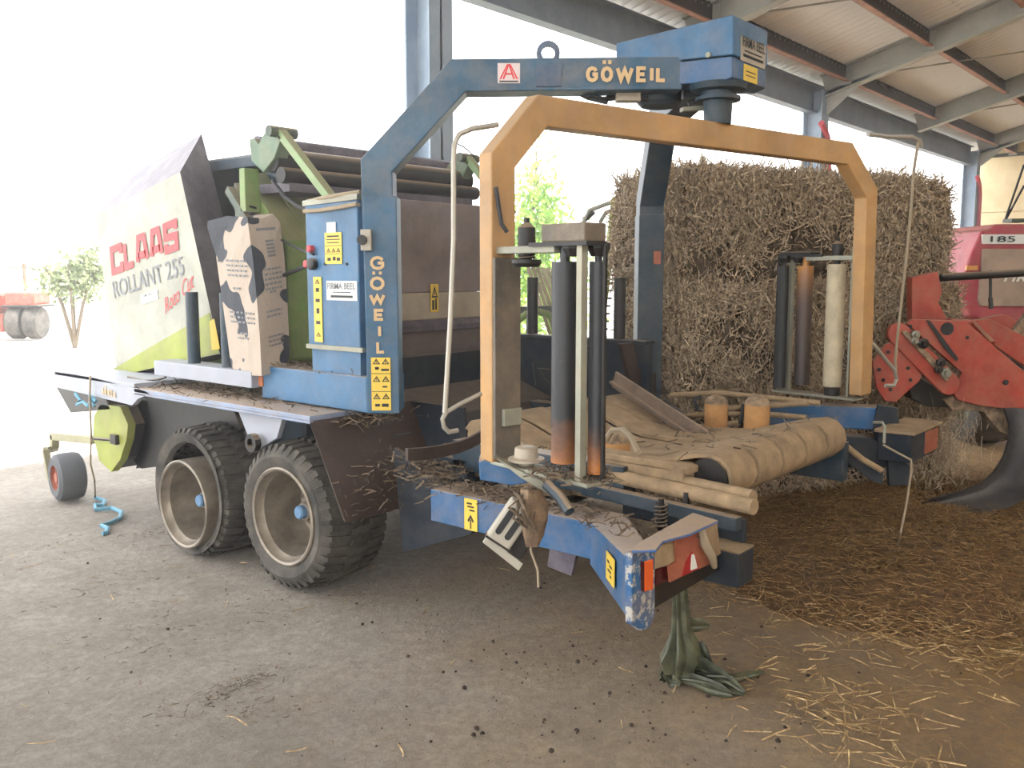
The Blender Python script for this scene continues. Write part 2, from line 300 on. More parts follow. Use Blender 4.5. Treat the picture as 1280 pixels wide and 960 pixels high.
for r, y in enumerate((6.5, 4.0, 1.5, -1.0)):
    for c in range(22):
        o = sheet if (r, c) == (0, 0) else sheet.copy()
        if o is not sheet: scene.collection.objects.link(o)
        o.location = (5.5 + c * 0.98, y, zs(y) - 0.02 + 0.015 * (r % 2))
RX = (6.2, 10.7, 15.2, 20.1, 25.0, 27.0)
def ibeam(p, q, h, w, t=0.02, up=(0, 0, 1)):   # top flange along p-q
    p = V(p); q = V(q); d = (q - p).normalized(); s = d.cross(V(up)).normalized(); u = s.cross(d); b = MB(); c = (p + q) / 2; L = (q - p).length
    b.obox(c - u * t / 2, d, s, u, L, w, t); b.obox(c - u * (h - t / 2), d, s, u, L, w, t); b.obox(c - u * h / 2, d, s, u, L, t, h - 2 * t); return b
for i, x in enumerate(RX[:-1]):
    ibeam((x, 6.12, zs(6.12) - 0.05), (x, -5, zs(-5) - 0.05), 0.36, 0.18).build('rafter', M['steel'], ceil_)
for y in (5.72, 4.47, 3.22, 1.97, 0.72, -0.53):
    for a, b in zip(RX[:-1], RX[1:]):
        k = MB(); z = zs(y) - 0.05; k.box(a + 0.03, b - 0.03, y - 0.012, y + 0.012, z - 0.24, z); k.box(a + 0.03, b - 0.03, y - 0.08, y + 0.012, z - 0.252, z - 0.236, 1); k.box(a + 0.03, b - 0.03, y - 0.012, y + 0.06, z - 0.012, z)
        k.build('purlin', [M['purlin'], M['flange']], ceil_)
        cl = MB(); cl.box(b - 0.05, b - 0.03, y - 0.1, y + 0.1, z - 0.3, z - 0.02); cl.build('purlin_cleat', M['steel'], ceil_)
    if y > 1:
        k = MB()
        for j in range(120): k.box(7 + j * 0.16, 7.03 + j * 0.16, y - 0.022, y - 0.011, zs(y) - 0.12, zs(y) - 0.09)
        k.build('purlin_light_dots', M['galv'], ceil_)['kind'] = 'stuff'  # pale blocks stand in for spots of light along the purlin
for a, b in zip(RX[:-1], RX[1:]):
    k = MB(); k.tube([(a + 0.1, 5.6, zs(5.6) - 0.25), (b - 0.1, 1.9, zs(1.9) - 0.25)], 0.014, 6); k.build('brace_rod', M['steel'], ceil_)
for a, b in ((6.2, 15.2), (15.2, 25.0)):
    ibeam((a, 6.25, 4.86), (b, 6.25, 4.86), 0.46, 0.16).build('eave_beam', M['eave'], ceil_)
ibeam((-8, 6.25, 4.86), (6.2, 6.25, 4.86), 0.46, 0.16).build('eave_beam', M['eave'], ceil_)
for i, x in enumerate((6.2, 15.2, 25.0)):
    b = MB(); w = 0.30; d = 0.32; y = 6.2
    b.box(x - w / 2, x + w / 2, y - d / 2, y - d / 2 + 0.022, 0, 4.75); b.box(x - w / 2, x + w / 2, y + d / 2 - 0.022, y + d / 2, 0, 4.75); b.box(x - 0.012, x + 0.012, y - d / 2, y + d / 2, 0, 4.75)
    p = struct(b.build('pillar', M['column']))
    MB().box(x - 0.2, x + 0.2, y - 0.22, y + 0.22, 0, 0.025).build('base_plate', M['steel'], p)
    MB().prism([(x - 0.01, 6.02, 4.35), (x - 0.01, 5.3, 4.92), (x - 0.01, 6.02, 4.75)], (0.02, 0, 0)).build('knee_gusset', M['steel'], p)
    if i:
        MB().tube([(x - 0.25, 6.0, 4.3 - 0.1 * i), (x - 0.12, 6.0, 4.22 - 0.1 * i), (x + 0.02, 6.0, 4.1 - 0.1 * i), (x + 0.1, 6.0, 3.9 - 0.1 * i), (x + 0.12, 6.0, 3.5 - 0.1 * i), (x + 0.12, 6.0, 1.0)], 0.05, 10).build('cable_conduit', M['conduit'], p, 0, True)
wr = struct(MB().box(27.06, 27.25, -9.2, 6.5, 0, 9.0).build('wall_right', M['gable']))
for i in range(6):
    y = 6.45 - i * 1.25
    for z0, z1 in ((0.02, 1.9), (1.92, 3.35), (3.37, 4.78)):
        MB().box(27.02, 27.06, y - 1.235, y, z0, z1).build('cladding_panel', M['gable'], wr, 0.006)
for i in range(28):
    y = 6.45 - i * 0.26
    MB().prism([(27.01, y, 4.86), (27.01, y - 0.245, 4.86), (27.01, y - 0.245, zs(y) - 0.1), (27.01, y, zs(y) - 0.1)], (0.05, 0, 0)).build('cladding_board', M['gable'], wr, 0.01)
MB().box(26.96, 27.05, -1, 6.45, 4.78, 4.86).build('cladding_rail', M['purlin'], wr)
struct(MB().box(-9, 27.2, -9.4, -9.2, 0, 7.5).build('wall_back', M['gable']))  # unseen behind the camera; height set to trim the light from behind
# ---------------- hay bales ----------------
U = V((0.906, -0.423, 0)); NB = V((0.423, 0.906, 0)); O = V((6.02, 3.53, 0))
def haybale(z0, h, L, dep, du, dn, label, seed):
    base = O + U * (L / 2 + du) + NB * (dep / 2 + dn); bm = bmesh.new(); bmesh.ops.create_cube(bm, size=1)
    bmesh.ops.subdivide_edges(bm, edges=bm.edges[:], cuts=11, use_grid_fill=True)
    for v in bm.verts:
        p = v.co.copy(); q = V((p.x * L, p.y * dep, p.z * h)); r = 0.17
        lim = V((L / 2 - r, dep / 2 - r, h / 2 - r)); cl = V([max(-l, min(l, a)) for a, l in zip(q, lim)]); dlt = q - cl
        if dlt.length > 1e-6: q = cl + dlt.normalized() * min(dlt.length, r)
        nn = noise.noise(q * 2.1 + V((seed, 0, 0))) * 0.10 + noise.noise(q * 6 + V((0, seed, 0))) * 0.03
        dl = V((p.x ** 5, p.y ** 5, p.z ** 5 * 0.6))
        if dl.length > 1e-9: q += dl.normalized() * nn
        v.co = base + U * q.x + NB * q.y + V((0, 0, z0 + h / 2 + q.z))
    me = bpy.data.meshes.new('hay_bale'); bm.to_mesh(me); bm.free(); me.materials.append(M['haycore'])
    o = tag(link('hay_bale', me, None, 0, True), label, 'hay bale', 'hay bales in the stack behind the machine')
    # loose hay on the faces: front, both ends, top
    P = []; D = []
    def face(n, fo, nrm, a, b, la, lb):
        x = rng.uniform(-0.5, 0.5, (n, 2)); c = np.array(base) + np.array((0, 0, z0 + h / 2)) + np.outer(x[:, 0] * la, a) + np.outer(x[:, 1] * lb, b) + np.array(nrm) * fo
        e = np.array([noise.noise(V(k) * 2.2 + V((seed, 3, 0))) for k in c]); edge = np.maximum(0, np.abs(x) * 2 - 0.86).sum(1)
        c += np.outer(e * 0.08 + rng.uniform(-0.04, 0.04, n) - edge * 0.35, nrm); P.append(c)
        d = rng.normal(size=(n, 3)) * 0.75; d += np.outer(rng.normal(size=n) * 1.5, b); D.append(d)
    Z = np.array((0, 0, 1.0))
    face(11000, dep / 2, -np.array(NB), np.array(U), Z, L, h); face(3200, L / 2, -np.array(U), np.array(NB), Z, dep, h); face(2600, L / 2, np.array(U), np.array(NB), Z, dep, h); face(3600, h / 2, Z, np.array(U), np.array(NB), L, dep)
    P = np.concatenate(P); D = np.concatenate(D); n = len(P)
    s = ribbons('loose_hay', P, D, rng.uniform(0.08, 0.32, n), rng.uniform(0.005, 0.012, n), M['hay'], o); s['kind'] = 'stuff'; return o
haybale(0.0, 0.83, 3.05, 0.75, 0.0, 0.02, 'large grey-brown hay bale at the bottom of the stack, resting on the straw floor', 1.3)
haybale(0.83, 0.83, 3.0, 0.75, 0.02, -.05, 'large shaggy hay bale in the middle of the stack behind the orange arch', 5.1)
haybale(1.66, 0.88, 2.95, 0.75, 0.03, 0.06, 'large hay bale topmost of the stack, its frayed top against the sky', 9.4)
for k in range(2):   # sunlit second stack seen past the first one's end
    pass
b = MB(); c = PD(878, 205, 7.6); b.lathe((c[0], c[1], 2.5), (0, 0, 1), [(0, 0.10), (0.06, 0.115), (0.13, 0.07), (0.2, 0.035), (0.25, 0.02)], 12, None, True)
tag(b.build('feed_sack', M['sackcloth'], None, 0, True), 'small pale pointed sack standing on top of the hay stack', 'sack')
# ---------------- straw on the floor ----------------
def straw_h(x, y):
    d = math.hypot((x - 6.6) / 2.1, (y - 1.75) / 1.35); return 0.13 * max(0, 1 - d) ** 0.7 * (0.75 + 0.5 * noise.noise(V((x * 1.7, y * 1.7, 4)))) - 0.012
tag(grid('straw_bed', 4.3, 9.2, 0.1, 3.4, 0, 80, 56, M['strawmat'], straw_h), 'brown trodden straw heaped over the floor below the hay stack', 'straw', None, 'stuff')
N = 34000; x = rng.uniform(4.4, 9.4, N); y = rng.uniform(-0.6, 3.3, N)
k = np.hypot((x - 6.9) / 2.3, (y - 1.6) / 1.6) + np.array([0.45 * noise.noise(V((a * 1.4, b_ * 1.4, 7))) for a, b_ in zip(x, y)]); ok = k < rng.uniform(0.55, 1.15, N); x, y = x[ok], y[ok]; n = len(x)
z = np.array([max(0.0, straw_h(a, b_)) for a, b_ in zip(x, y)]) + rng.uniform(0.004, 0.03, n)
d = rng.normal(size=(n, 3)); d[:, 2] *= 0.22
tag(ribbons('loose_straw', np.stack([x, y, z], 1), d, rng.uniform(0.04, 0.13, n), rng.uniform(0.0025, 0.005, n), M['strawdark']), 'dull brown loose straw strewn over the straw bed by the hay stack', 'straw', None, 'stuff')
cl = [PZ(980, 880, 0), PZ(1060, 880, 0), PZ(1120, 950, 0), PZ(1020, 830, 0), PZ(960, 830, 0), PZ(1240, 720, 0), PZ(1200, 740, 0), PZ(1090, 770, 0), PZ(1260, 780, 0), PZ(1170, 690, 0), PZ(1250, 840, 0), PZ(230, 730, 0), PZ(110, 700, 0), PZ(1000, 790, 0), PZ(1040, 910, 0), PZ(90, 690, 0)]
wt = [45, 70, 60, 30, 22, 900, 650, 150, 420, 500, 90, 8, 6, 25, 60, 5]; sp = [.22, .2, .15, .2, .2, .6, .5, .3, .5, .45, .3, .3, .3, .3, .15, .4]
P = np.concatenate([np.array(c) + np.column_stack([rng.normal(size=(w, 2)) * s, rng.uniform(0.004, 0.02, w)]) for c, w, s in zip(cl, wt, sp)]); n = len(P); d = rng.normal(size=(n, 3)); d[:, 2] *= 0.08
P2 = np.column_stack([rng.uniform(1.3, 5, 90), rng.uniform(0.3, 5.5, 90), np.full(90, 0.006)]); P = np.concatenate([P, P2]); d = np.concatenate([d, np.column_stack([rng.normal(size=(90, 2)), np.zeros(90)])]); n = len(P)
tag(ribbons('straw_bits', P, d, rng.uniform(0.03, 0.16, n), rng.uniform(0.003, 0.006, n), M['straw']), 'pale straw bits scattered thinly over the dusty floor', 'straw', None, 'stuff')
b = MB()
for i in range(420):
    r = random.random()
    if r < 0.55: c = (random.gauss(3.2, 0.55), random.gauss(2.3, 0.5))
    elif r < 0.8: c = (random.uniform(2.0, 5.0), random.uniform(0.5, 3.5))
    else: c = (random.gauss(2.9, 0.8), random.gauss(4.0, 0.9))
    s = random.choice((0.002, 0.002, 0.003, 0.003, 0.004, 0.005, 0.008)) * random.uniform(0.7, 1.2); b.lathe((c[0], c[1], -0.002), (random.gauss(0, 0.2), random.gauss(0, 0.2), 1), [(0, s * 1.2), (s * 0.6, s * 1.3), (s * 1.3, s * 0.6)], 6, None, True)
tag(b.build('dirt_clods', M['clod']), 'dark crumbs of dried dirt scattered over the floor behind the wheels', 'dirt', None, 'stuff')
# twiggy chaff clumps
CH = [(PZ(300, 858, 0), 110, .10), (PZ(320, 890, 0), 50, .12), (PZ(250, 880, 0), 50, .12), (PZ(200, 665, 0), 80, .16), (PZ(420, 720, 0), 50, .2), (PZ(1085, 770, 0), 120, .14), (PZ(760, 800, 0), 60, .2), (PZ(120, 735, 0), 60, .25), (PZ(60, 690, 0), 70, .4), (PZ(300, 760, 0), 90, .5), (PZ(180, 800, 0), 60, .4)]
P = np.concatenate([np.array(c) + np.column_stack([rng.normal(size=(w, 2)) * s * np.array((1, 0.45)), rng.uniform(0.003, 0.015, w)]) for c, w, s in CH]); n = len(P); d = rng.normal(size=(n, 3)); d[:, 2] *= 0.15
tag(ribbons('chaff', P, d, rng.uniform(0.012, 0.045, n), rng.uniform(0.002, 0.0045, n), M['darkweed']), 'dark chaff in thin streaks on the concrete floor', 'chaff', None, 'stuff')
# ---------------- outdoors ----------------
def leafcloud(name, mat, parent, blobs, size):
    P = np.concatenate([np.array(c) + rng.normal(size=(n, 3)) * np.array(s) for c, n, s in blobs]); n = len(P)
    return ribbons(name, P, rng.normal(size=(n, 3)), rng.uniform(size * 0.7, size * 1.3, n), rng.uniform(size * 0.4, size * 0.6, n), mat, parent, 0.6)
s0 = PZ(668, 462, 0)
t = thing('sapling', s0, 'slender bright green young tree seen through the orange arch', 'tree'); b = MB()
b.tube([s0, (s0[0] + .05, s0[1], 1.5), (s0[0], s0[1] + .05, 2.8), (s0[0] + .05, s0[1], 4.0)], [.06, .045, .03, .012], 8)
for i in range(9):
    a = i * 2.4; z = 1.3 + i * 0.28; b.tube([(s0[0], s0[1], z), (s0[0] + .35 * math.cos(a), s0[1] + .35 * math.sin(a), z + .4)], [.02, .006], 5)
b.build('trunk', M['bark'], t)
q = V(s0); leafcloud('foliage', M['leaf'], t, [(q + V((0, 0, 1.3)), 1900, (.42, .42, .5)), (q + V((-.1, .1, 2.2)), 1700, (.35, .35, .5)), (q + V((.1, -.1, 2.9)), 700, (.22, .22, .4)), (q + V((.03, .05, 3.6)), 120, (.14, .14, .35)), (q + V((0.55, -0.65, 1.9)), 260, (.25, .25, .35))], 0.095)
s0 = PD(93, 420, 22); s0 = (s0[0], s0[1], 0)
t = thing('bush', s0, 'grey-green bushy shrub outdoors beside the white side panel', 'bush'); b = MB()
for i in range(6):
    a = i * 1.05; b.tube([(s0[0], s0[1], 0), (s0[0] + .25 * math.cos(a), s0[1] + .25 * math.sin(a), 1.0), (s0[0] + .6 * math.cos(a), s0[1] + .6 * math.sin(a), 2.0)], [.05, .03, .01], 6)
b.build('stems', M['bark'], t); q = V(s0); leafcloud('foliage', M['bush'], t, [(q + V((0, 0, 1.6)), 900, (.35, .35, .2)), (q + V((.2, -.25, 1.75)), 600, (.25, .25, .25)), (q + V((.3, -.35, 2.1)), 120, (.15, .15, .2))], 0.12)
def at(px, py, d): return V(PDF(px, py, d))
# far tractor
fw_ = V((0.766, 0.643, 0)); rt_ = V((0.643, -0.766, 0)); UP = V((0, 0, 1)); g = V(PD(38, 420, 25)); g.z = 0
t = thing('far_tractor', g, 'small faded red tractor far outside in the glare', 'tractor', None)
b = MB()
for k in (-0.25, 0.22):
    b.lathe(g + rt_ * k - fw_ * 0.1 + UP * 0.45, rt_, [(-.2, .2), (-.19, .4), (-.12, .45), (.12, .45), (.19, .4), (.2, .2)], 20, None, True)
b.build('wheels', M['rubber'], t, 0, 0.6)
MB().obox(g + rt_ * 0.0 + UP * 1.1, rt_, fw_, UP, 0.8, 0.9, 0.36).build('fender', M['red'], t, 0.06)
MB().obox(g + rt_ * 0.0 + UP * 0.9, rt_, fw_, UP, 1.0, 0.9, 0.06).build('mudguard', M['black'], t, 0.02)
MB().obox(g + rt_ * -0.95 + UP * 0.95, rt_, fw_, UP, 0.75, 1.2, 0.6).build('bonnet', M['red'], t, 0.08)
MB().obox(g + rt_ * -0.8 + UP * 0.45, rt_, fw_, UP, 0.6, 0.8, 0.5).build('axle_housing', M['red'], t, 0.05)
g = V(PD(33, 380, 60)); g.z = 0
t = thing('utility_pole', g, 'thin distant utility pole with one crossarm', 'pole'); b = MB(); b.tube([g, g + UP * 2.35], .12, 8); b.build('post', M['bark'], t)
MB().obox(g + UP * 2.1 - rt_ * .4, rt_, fw_, UP, 1.2, .1, .1).build('crossarm', M['bark'], t)
# hay elevator pole with bent guard pipes
a = V(PD(770, 247, 8.8)); c = V(PD(748, 425, 8.9)); c2 = c + (c - a) * (c.z / (a.z - c.z))
t = thing('hay_elevator', (c2.x, c2.y, 0), 'slim toothed elevator rail with bent pipe guards beside the hay stack', 'elevator')
MB().beam(c2, a, .05, .07).build('rail', M['lime'], t); b = MB(); dv = (c2 - a)
for i in range(34):
    p = a + dv * (i / 34); b.obox(p + rt_ * .05, rt_, fw_, UP, .06, .012, .02)
b.build('teeth', M['black'], t)
for (p0, p1, p2) in (((728, 280), (737, 263), (795, 241)), ((750, 278), (757, 266), (800, 252))):
    MB().tube([PDV(p0, 8.9), PDV(p1, 8.85), PDV(p2, 8.8)], .022, 8).build('guard_pipe', M['galv'], t, 0, True)
MB().tube([PDV((730, 275), 8.9), PDV((742, 264), 8.85)], .03, 8).build('pivot', M['black'], t)
b = MB()
g = V(PD(672, 420, 9.3)); g.z = 0
t = thing('hay_rake', g, 'brown slatted rake gate leaning behind the machine, with a green hoop', 'rake')
for i in range(6):
    p = PDV((660 + i * 6, 333 + i * 0.5), 9.3); q = PDV((688 + i * 6, 418), 9.3); MB().beam(p, q, .03, .035).build('slat', M['wood'], t, 0.004)
pts = [V(PD(671, 432, 9.2)) + rt_ * (.28 * math.cos(k / 16 * math.pi * 2)) + UP * (.34 * math.sin(k / 16 * math.pi * 2)) for k in range(17)]
MB().tube(pts, .035, 8).build('hoop', M['green'], t, 0, True)
MB().beam(PDV((640, 388), 9.2), PDV((700, 386), 9.2), .07, .07).build('crossbar', M['dgreen'], t)
for k in (662, 700): p = PDV((k, 390), 9.25); MB().beam(p, V((p.x, p.y, 0)), .05, .05, (1, 0, 0)).build('leg', M['dgreen'], t)
# ---------------- the machine: baler with wrapper ----------------
Z3 = V((0, 0, 1)); FX = V((0, -1, 0))     # FX: reading direction on faces that look to -X
R = thing('bale_wrapper', (4.45, 4.2, 0), 'dusty round baler joined to a blue bale wrapper with an orange arch, one flat tyre', 'baler')
def P_(name, mb, mat, parent=R, bevel=0, smooth=None): return mb.build(name, mat, parent, bevel, smooth)
def sticker(name, o, xd, yd, w, h, mat, parent, marks=()):   # marks: (kind, u, v, su, sv) in 0..1 of the sticker
    o = V(o); xd = V(xd).normalized(); yd = V(yd).normalized(); n = xd.cross(yd); b = MB(); b.prism([o, o + xd * w, o + xd * w + yd * h, o + yd * h], n * 0.003, 0)
    for k, u, v, su, sv in marks:
        c = o + xd * w * u + yd * h * v + n * 0.003; a = xd * w * su / 2; d = yd * h * sv / 2
        if k == 't':
            b.prism([c - a - d, c + a - d, c + d], n * 0.001, 1); b.prism([c - a * .55 - d * .7, c + a * .55 - d * .7, c + d * .3], n * 0.0016, 0); b.prism([c - a * .12 - d * .55, c + a * .12 - d * .55, c + a * .12, c - a * .12], n * 0.002, 1)
        elif k == 'b': b.prism([c - a - d, c + a - d, c + a + d, c - a + d], n * 0.001, 1)
        elif k == 'a':   # arrow up
            b.prism([c - a * .18 - d, c + a * .18 - d, c + a * .18 + d * .3, c - a * .18 + d * .3], n * 0.001, 1); b.prism([c - a + d * .1, c - a * .6 - d * .1, c + d * .55, c + d], n * 0.001, 1); b.prism([c + a + d * .1, c + d, c + d * .55, c + a * .6 - d * .1], n * 0.001, 1)
    return b.build(name, [mat, M['ink']], parent)
def xrect(px0, py0, px1, py1, X):   # lower-left corner, width, height of a pixel box on the plane x = X
    a = PX(px0, py1, X); c = PX(px1, py1, X); d = PX(px0, py0, X); return a, abs(a.y - c.y), d.z - a.z
# --- wheels
def tyre(name, X, side, y, z, Rr, flatz, bead, parent):   # side -1: outer face looks to -X
    n = 120; b = MB(); s = -side; prof = [(0.05, bead), (0.012, bead + .012), (0.0, bead + .04), (-0.008, bead + .075), (0.006, Rr - .055), (0.03, Rr - .03), (0.075, Rr - .02), (0.225, Rr - .014), (0.375, Rr - .02), (0.42, Rr - .03), (0.444, Rr - .055), (0.458, bead + .075), (0.45, bead + .04), (0.438, bead + .012), (0.40, bead)]
    b.lathe((X, y, z), (s, 0, 0), prof, 56)
    def pt(x, r, a): return V((X + s * x, y + r * math.cos(a), z + r * math.sin(a)))
    N = 40; st = 2 * math.pi / N
    for i in range(N):
        a = i * st; w = st * 0.27
        for rows, o in ((((0.000, Rr - .075, Rr - .062), (0.028, Rr - .035, Rr - .012), (0.15, Rr - .03, Rr)), 0), (((0.17, Rr - .03, Rr + .002), (0.225, Rr - .02, Rr + .004), (0.28, Rr - .03, Rr + .002)), .5), (((0.45, Rr - .075, Rr - .062), (0.422, Rr - .035, Rr - .012), (0.30, Rr - .03, Rr)), 0)):
            for (x0, ri0, ro0), (x1, ri1, ro1) in zip(rows[:-1], rows[1:]):
                k0 = a + o * st + (0.25 * st if x0 > .1 else 0); k1 = a + o * st + (0.25 * st if x1 > .1 and o == 0 else 0)
                b.hexa([pt(x0, ri0, k0 - w), pt(x1, ri1, k1 - w), pt(x1, ri1, k1 + w), pt(x0, ri0, k0 + w), pt(x0, ro0, k0 - w), pt(x1, ro1, k1 - w), pt(x1, ro1, k1 + w), pt(x0, ro0, k0 + w)])
    if flatz is not None:   # a soft carcass spreads over the floor
        b.v = [(v[0] + (0 if v[2] > .12 else (-.012 if v[0] < X + s * .2 else .012)), v[1], max(v[2], 0.002 + 0.08 * max(0, flatz + v[2] * .4))) if True else v for v in b.v]
    return b.build(name, M['rubber'], parent, 0, 0.5)
def wheel(X, side, y, z, zr, out, bead, flatz, mname='rim'):
    s = -side; t = tyre('tyre', X, side, y, z, .425, flatz, bead, R)
    r = MB(); o = (X + s * (0.0 - out), y, zr)
    r.lathe(o, (s, 0, 0), [(0.02, .285), (0.0, .284), (-.006, .275), (0.0, .262), (0.03, .255), (0.05, .238), (0.13, .232), (0.15, .225), (0.25, .218), (0.285, .2), (0.29, .18), (0.275, .155), (0.27, .10), (0.27, .02)], 48)
    r.lathe(o, (s, 0, 0), [(0.02, .285), (0.40, .285), (0.42, .27), (0.40, .24), (0.25, .235)], 48)
    P_('rim', r, M['rim'], t, 0, 0.5)
    h = MB(); h.lathe(o, (s, 0, 0), [(0.28, .095), (0.20, .085), (0.185, .06), (0.15, .052), (0.15, .0)], 24); P_('hub', h, M['rim'], t, 0, 0.5)
    c = MB(); c.lathe(o, (s, 0, 0), [(0.155, .040), (0.12, .040), (0.11, .032), (0.11, 0.0)], 20); P_('hub_cap', c, M['cap'], t, 0, 0.5)
    n = MB()
    for k in range(8):
        a = k * math.pi / 4 + .2; n.lathe((o[0] + s * .27, o[1] + .135 * math.cos(a), o[2] + .135 * math.sin(a)), (-s, 0, 0), [(0, .014), (.025, .014), (.025, 0)], 6)
    P_('wheel_nuts', n, M['galv'], t)
    return t
wheel(3.05, -1, 4.26, .425, .425, .0, .27, 0)
wheel(3.07, -1, 5.27, .40, .335, .045, .315, 0.1)
wheel(5.90, 1, 4.26, .425, .425, .0, .27, 0)
wheel(5.90, 1, 5.27, .425, .425, .0, .27, 0)
for y in (4.26, 5.27):
    b = MB(); b.tube([(3.3, y, .42), (5.6, y, .42)], .05, 10); P_('axle', b, M['black'])
b = MB(); b.box(3.5, 3.62, 4.1, 5.5, .38, .5); P_('bogie_beam', b, M['black']); b = MB(); b.box(5.33, 5.45, 4.1, 5.5, .38, .5); P_('bogie_beam', b, M['black'])
# --- left deck over the wheels
b = MB(); b.box(3.05, 3.62, 3.98, 5.86, 1.0, 1.03); b.box(3.05, 3.075, 3.98, 5.86, .985, 1.0); P_('fender_deck', b, paint('pale_deck', '#8fa0bd', dust=.92, film=.4, chip='#4c7cc0', chipamt=.3), R, .004)
def X3(X, pts): return [PX(a, c, X) for a, c in pts]
rl = MB(); rl.prism(X3(3.05, [(67, 461), (75, 461), (180, 488), (188, 492), (172, 499), (165, 507), (66, 483)]), (.04, 0, 0)); rl.box(3.05, 3.6, 5.85, 7.03, 1.035, 1.06)
rail = P_('side_rail', rl, M['slateblue'], R, .003)
strokes('GÖWEIL', PX(128, 493, 3.046), PX(157, 501, 3.046) - PX(128, 493, 3.046), Z3, .2, .05, .012, .01, M['gold'], rail)
b = MB(); b.prism(X3(3.2, [(70, 484), (132, 498), (138, 512), (88, 516)]), (.35, 0, 0)); P_('front_box', b, M['black'], R, .004)
b = MB(); b.prism(X3(3.12, [(296, 510), (325, 517), (354, 519), (346, 548), (332, 556), (318, 566)]), (.035, 0, 0)); br = P_('axle_bracket', b, M['slateblue'], R, .003)
b = MB(); c = PX(320, 553, 3.08); b.lathe(c, (-1, 0, 0), [(0, .055), (.04, .055), (.04, .03), (.01, .028), (.01, 0)], 10); P_('pivot_bolt', b, M['black'], br)
b = MB(); b.hexa([V((3.05, 3.985, 1.0)), V((3.86, 3.985, 1.0)), V((3.86, 3.72, .50)), V((3.05, 3.72, .50)), V((3.05, 4.0, 1.03)), V((3.86, 4.0, 1.03)), V((3.86, 3.70, .49)), V((3.05, 3.70, .49))]); P_('mud_guard', b, M['brown']); b = MB(); b.prism([(3.80, 3.7, .49), (3.80, 3.98, 1.03), (3.80, 3.55, 1.03), (3.80, 3.5, .62)], (.02, 0, 0)); P_('guard_web', b, M['navyc'])
b = MB(); b.prism(X3(3.34, [(165, 490), (230, 497), (292, 512), (301, 536), (285, 560), (206, 582), (176, 586), (158, 566)]), (.05, 0, 0)); P_('pickup_side_plate', b, M['black'], R, .004)
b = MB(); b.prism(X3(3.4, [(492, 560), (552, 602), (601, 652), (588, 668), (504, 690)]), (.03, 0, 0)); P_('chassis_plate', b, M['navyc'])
b = MB(); b.box(3.6, 3.72, 3.9, 7.0, .62, .86); b.box(5.2, 5.32, 3.9, 7.0, .62, .86); P_('chassis_rail', b, M['navy'])
b = MB(); b.box(3.22, 3.40, 4.76, 5.9, 1.10, 1.2); P_('tool_beam', b, M['slateblue'], R, .006)
b = MB(); b.box(3.28, 3.56, 3.78, 4.74, 1.04, 1.235); P_('cabinet_base', b, M['blue_clean'], R, .006)
b = MB(); b.box(3.27, 3.3, 4.72, 4.88, 1.11, 1.17); b.lathe((3.3, 4.86, 1.14), (-1, 0, 0), [(0, .028), (.05, .028), (.05, 0)], 14); P_('beam_reflector', b, flat('orange_reflector', '#c9805a', .4))
for (px, y) in ((233, 5.52), (264, 5.12)):
    b = MB(); b.lathe((3.30, y, 1.2), (0, 0, 1), [(0, .042), (.47, .042), (.47, .0)], 16); P_('film_roll_peg', b, M['navy'], R, 0, .6)
for (y) in (4.41, 3.62):
    b = MB(); b.lathe((5.5, y, 1.33), (0, 0, 1), [(0, .042), (.43, .042), (.43, .0)], 16); P_('film_roll_peg', b, M['black'], R, 0, .6)
b = MB(); b.tube([PX(208, 452, 3.27), PX(206, 462, 3.25), PX(207, 472, 3.25), PX(200, 474, 3.22), PX(180, 476, 3.2), PX(160, 471, 3.2)], .008, 6); P_('retaining_chain', b, M['black'])
# --- pickup
DR = MB(); oc = [(-.0, 0)]; c0 = PX(139, 546, 3.2)
oct_ = X3(3.2, [(125, 505), (150, 508), (160, 531), (158, 550), (150, 575), (139, 590), (124, 576), (116, 545), (117, 520)])
DR.prism(oct_, (.06, 0, 0)); dr = P_('pickup_end_plate', DR, M['lime'], R, .004)
b = MB(); q = [p + V((.06, 0, 0)) for p in oct_]; cc = sum(q, V()) / len(q); b.prism([cc + (p - cc) * .93 for p in q], (2.1, 0, 0)); P_('pickup_drum', b, M['black'])
b = MB(); b.prism([p + V((.1, -.02, .0)) for p in X3(3.24, [(128, 500), (146, 496), (166, 504), (172, 540), (166, 572), (152, 588), (160, 545)])], (.3, 0, 0)); P_('drum_rim', b, M['black'])
b = MB(); b.tube(X3(3.19, [(117, 548), (142, 550)]), .012, 6); c = PX(144, 549, 3.19); b.obox(c, (1, 0, 0), (0, 1, 0), Z3, .04, .08, .07); P_('latch', b, M['black'], dr)
for k in range(9):
    y = 6.1 - .07 * k; b = MB(); b.tube([(3.4 + .12 * (k % 3), y, .42), (3.4 + .12 * (k % 3), y - .02, .32), (3.4 + .12 * (k % 3), y - .05, .24)], .006, 5); P_('pickup_tine', b, M['black'])
b = MB(); b.beam(PX(67, 545, 3.25), PX(118, 550, 3.25), .06, .06); b.beam(PX(68, 543, 3.25), PX(68, 560, 3.25), .05, .06, (1, 0, 0)); ga = P_('gauge_wheel_arm', b, M['khaki'], R, .004)
b = MB(); b.beam(PX(57, 563, 3.16), PX(64, 600, 3.16), .03, .05, (1, 0, 0)); b.beam(PX(57, 563, 3.16), PX(70, 560, 3.3), .04, .05); P_('wheel_fork', b, M['khaki'], ga)
gc = PD(84, 587, 7.3); gc.z = .19; ax = V((.99, -.14, 0))
b = MB(); b.lathe(gc, ax, [(-.10, .10), (-.105, .15), (-.085, .18), (-.04, .19), (.05, .19), (.09, .18), (.105, .15), (.10, .10)], 28); gw = P_('gauge_wheel', b, flat('grey_rubber', '#5a5c60', .8), R, 0, .6)
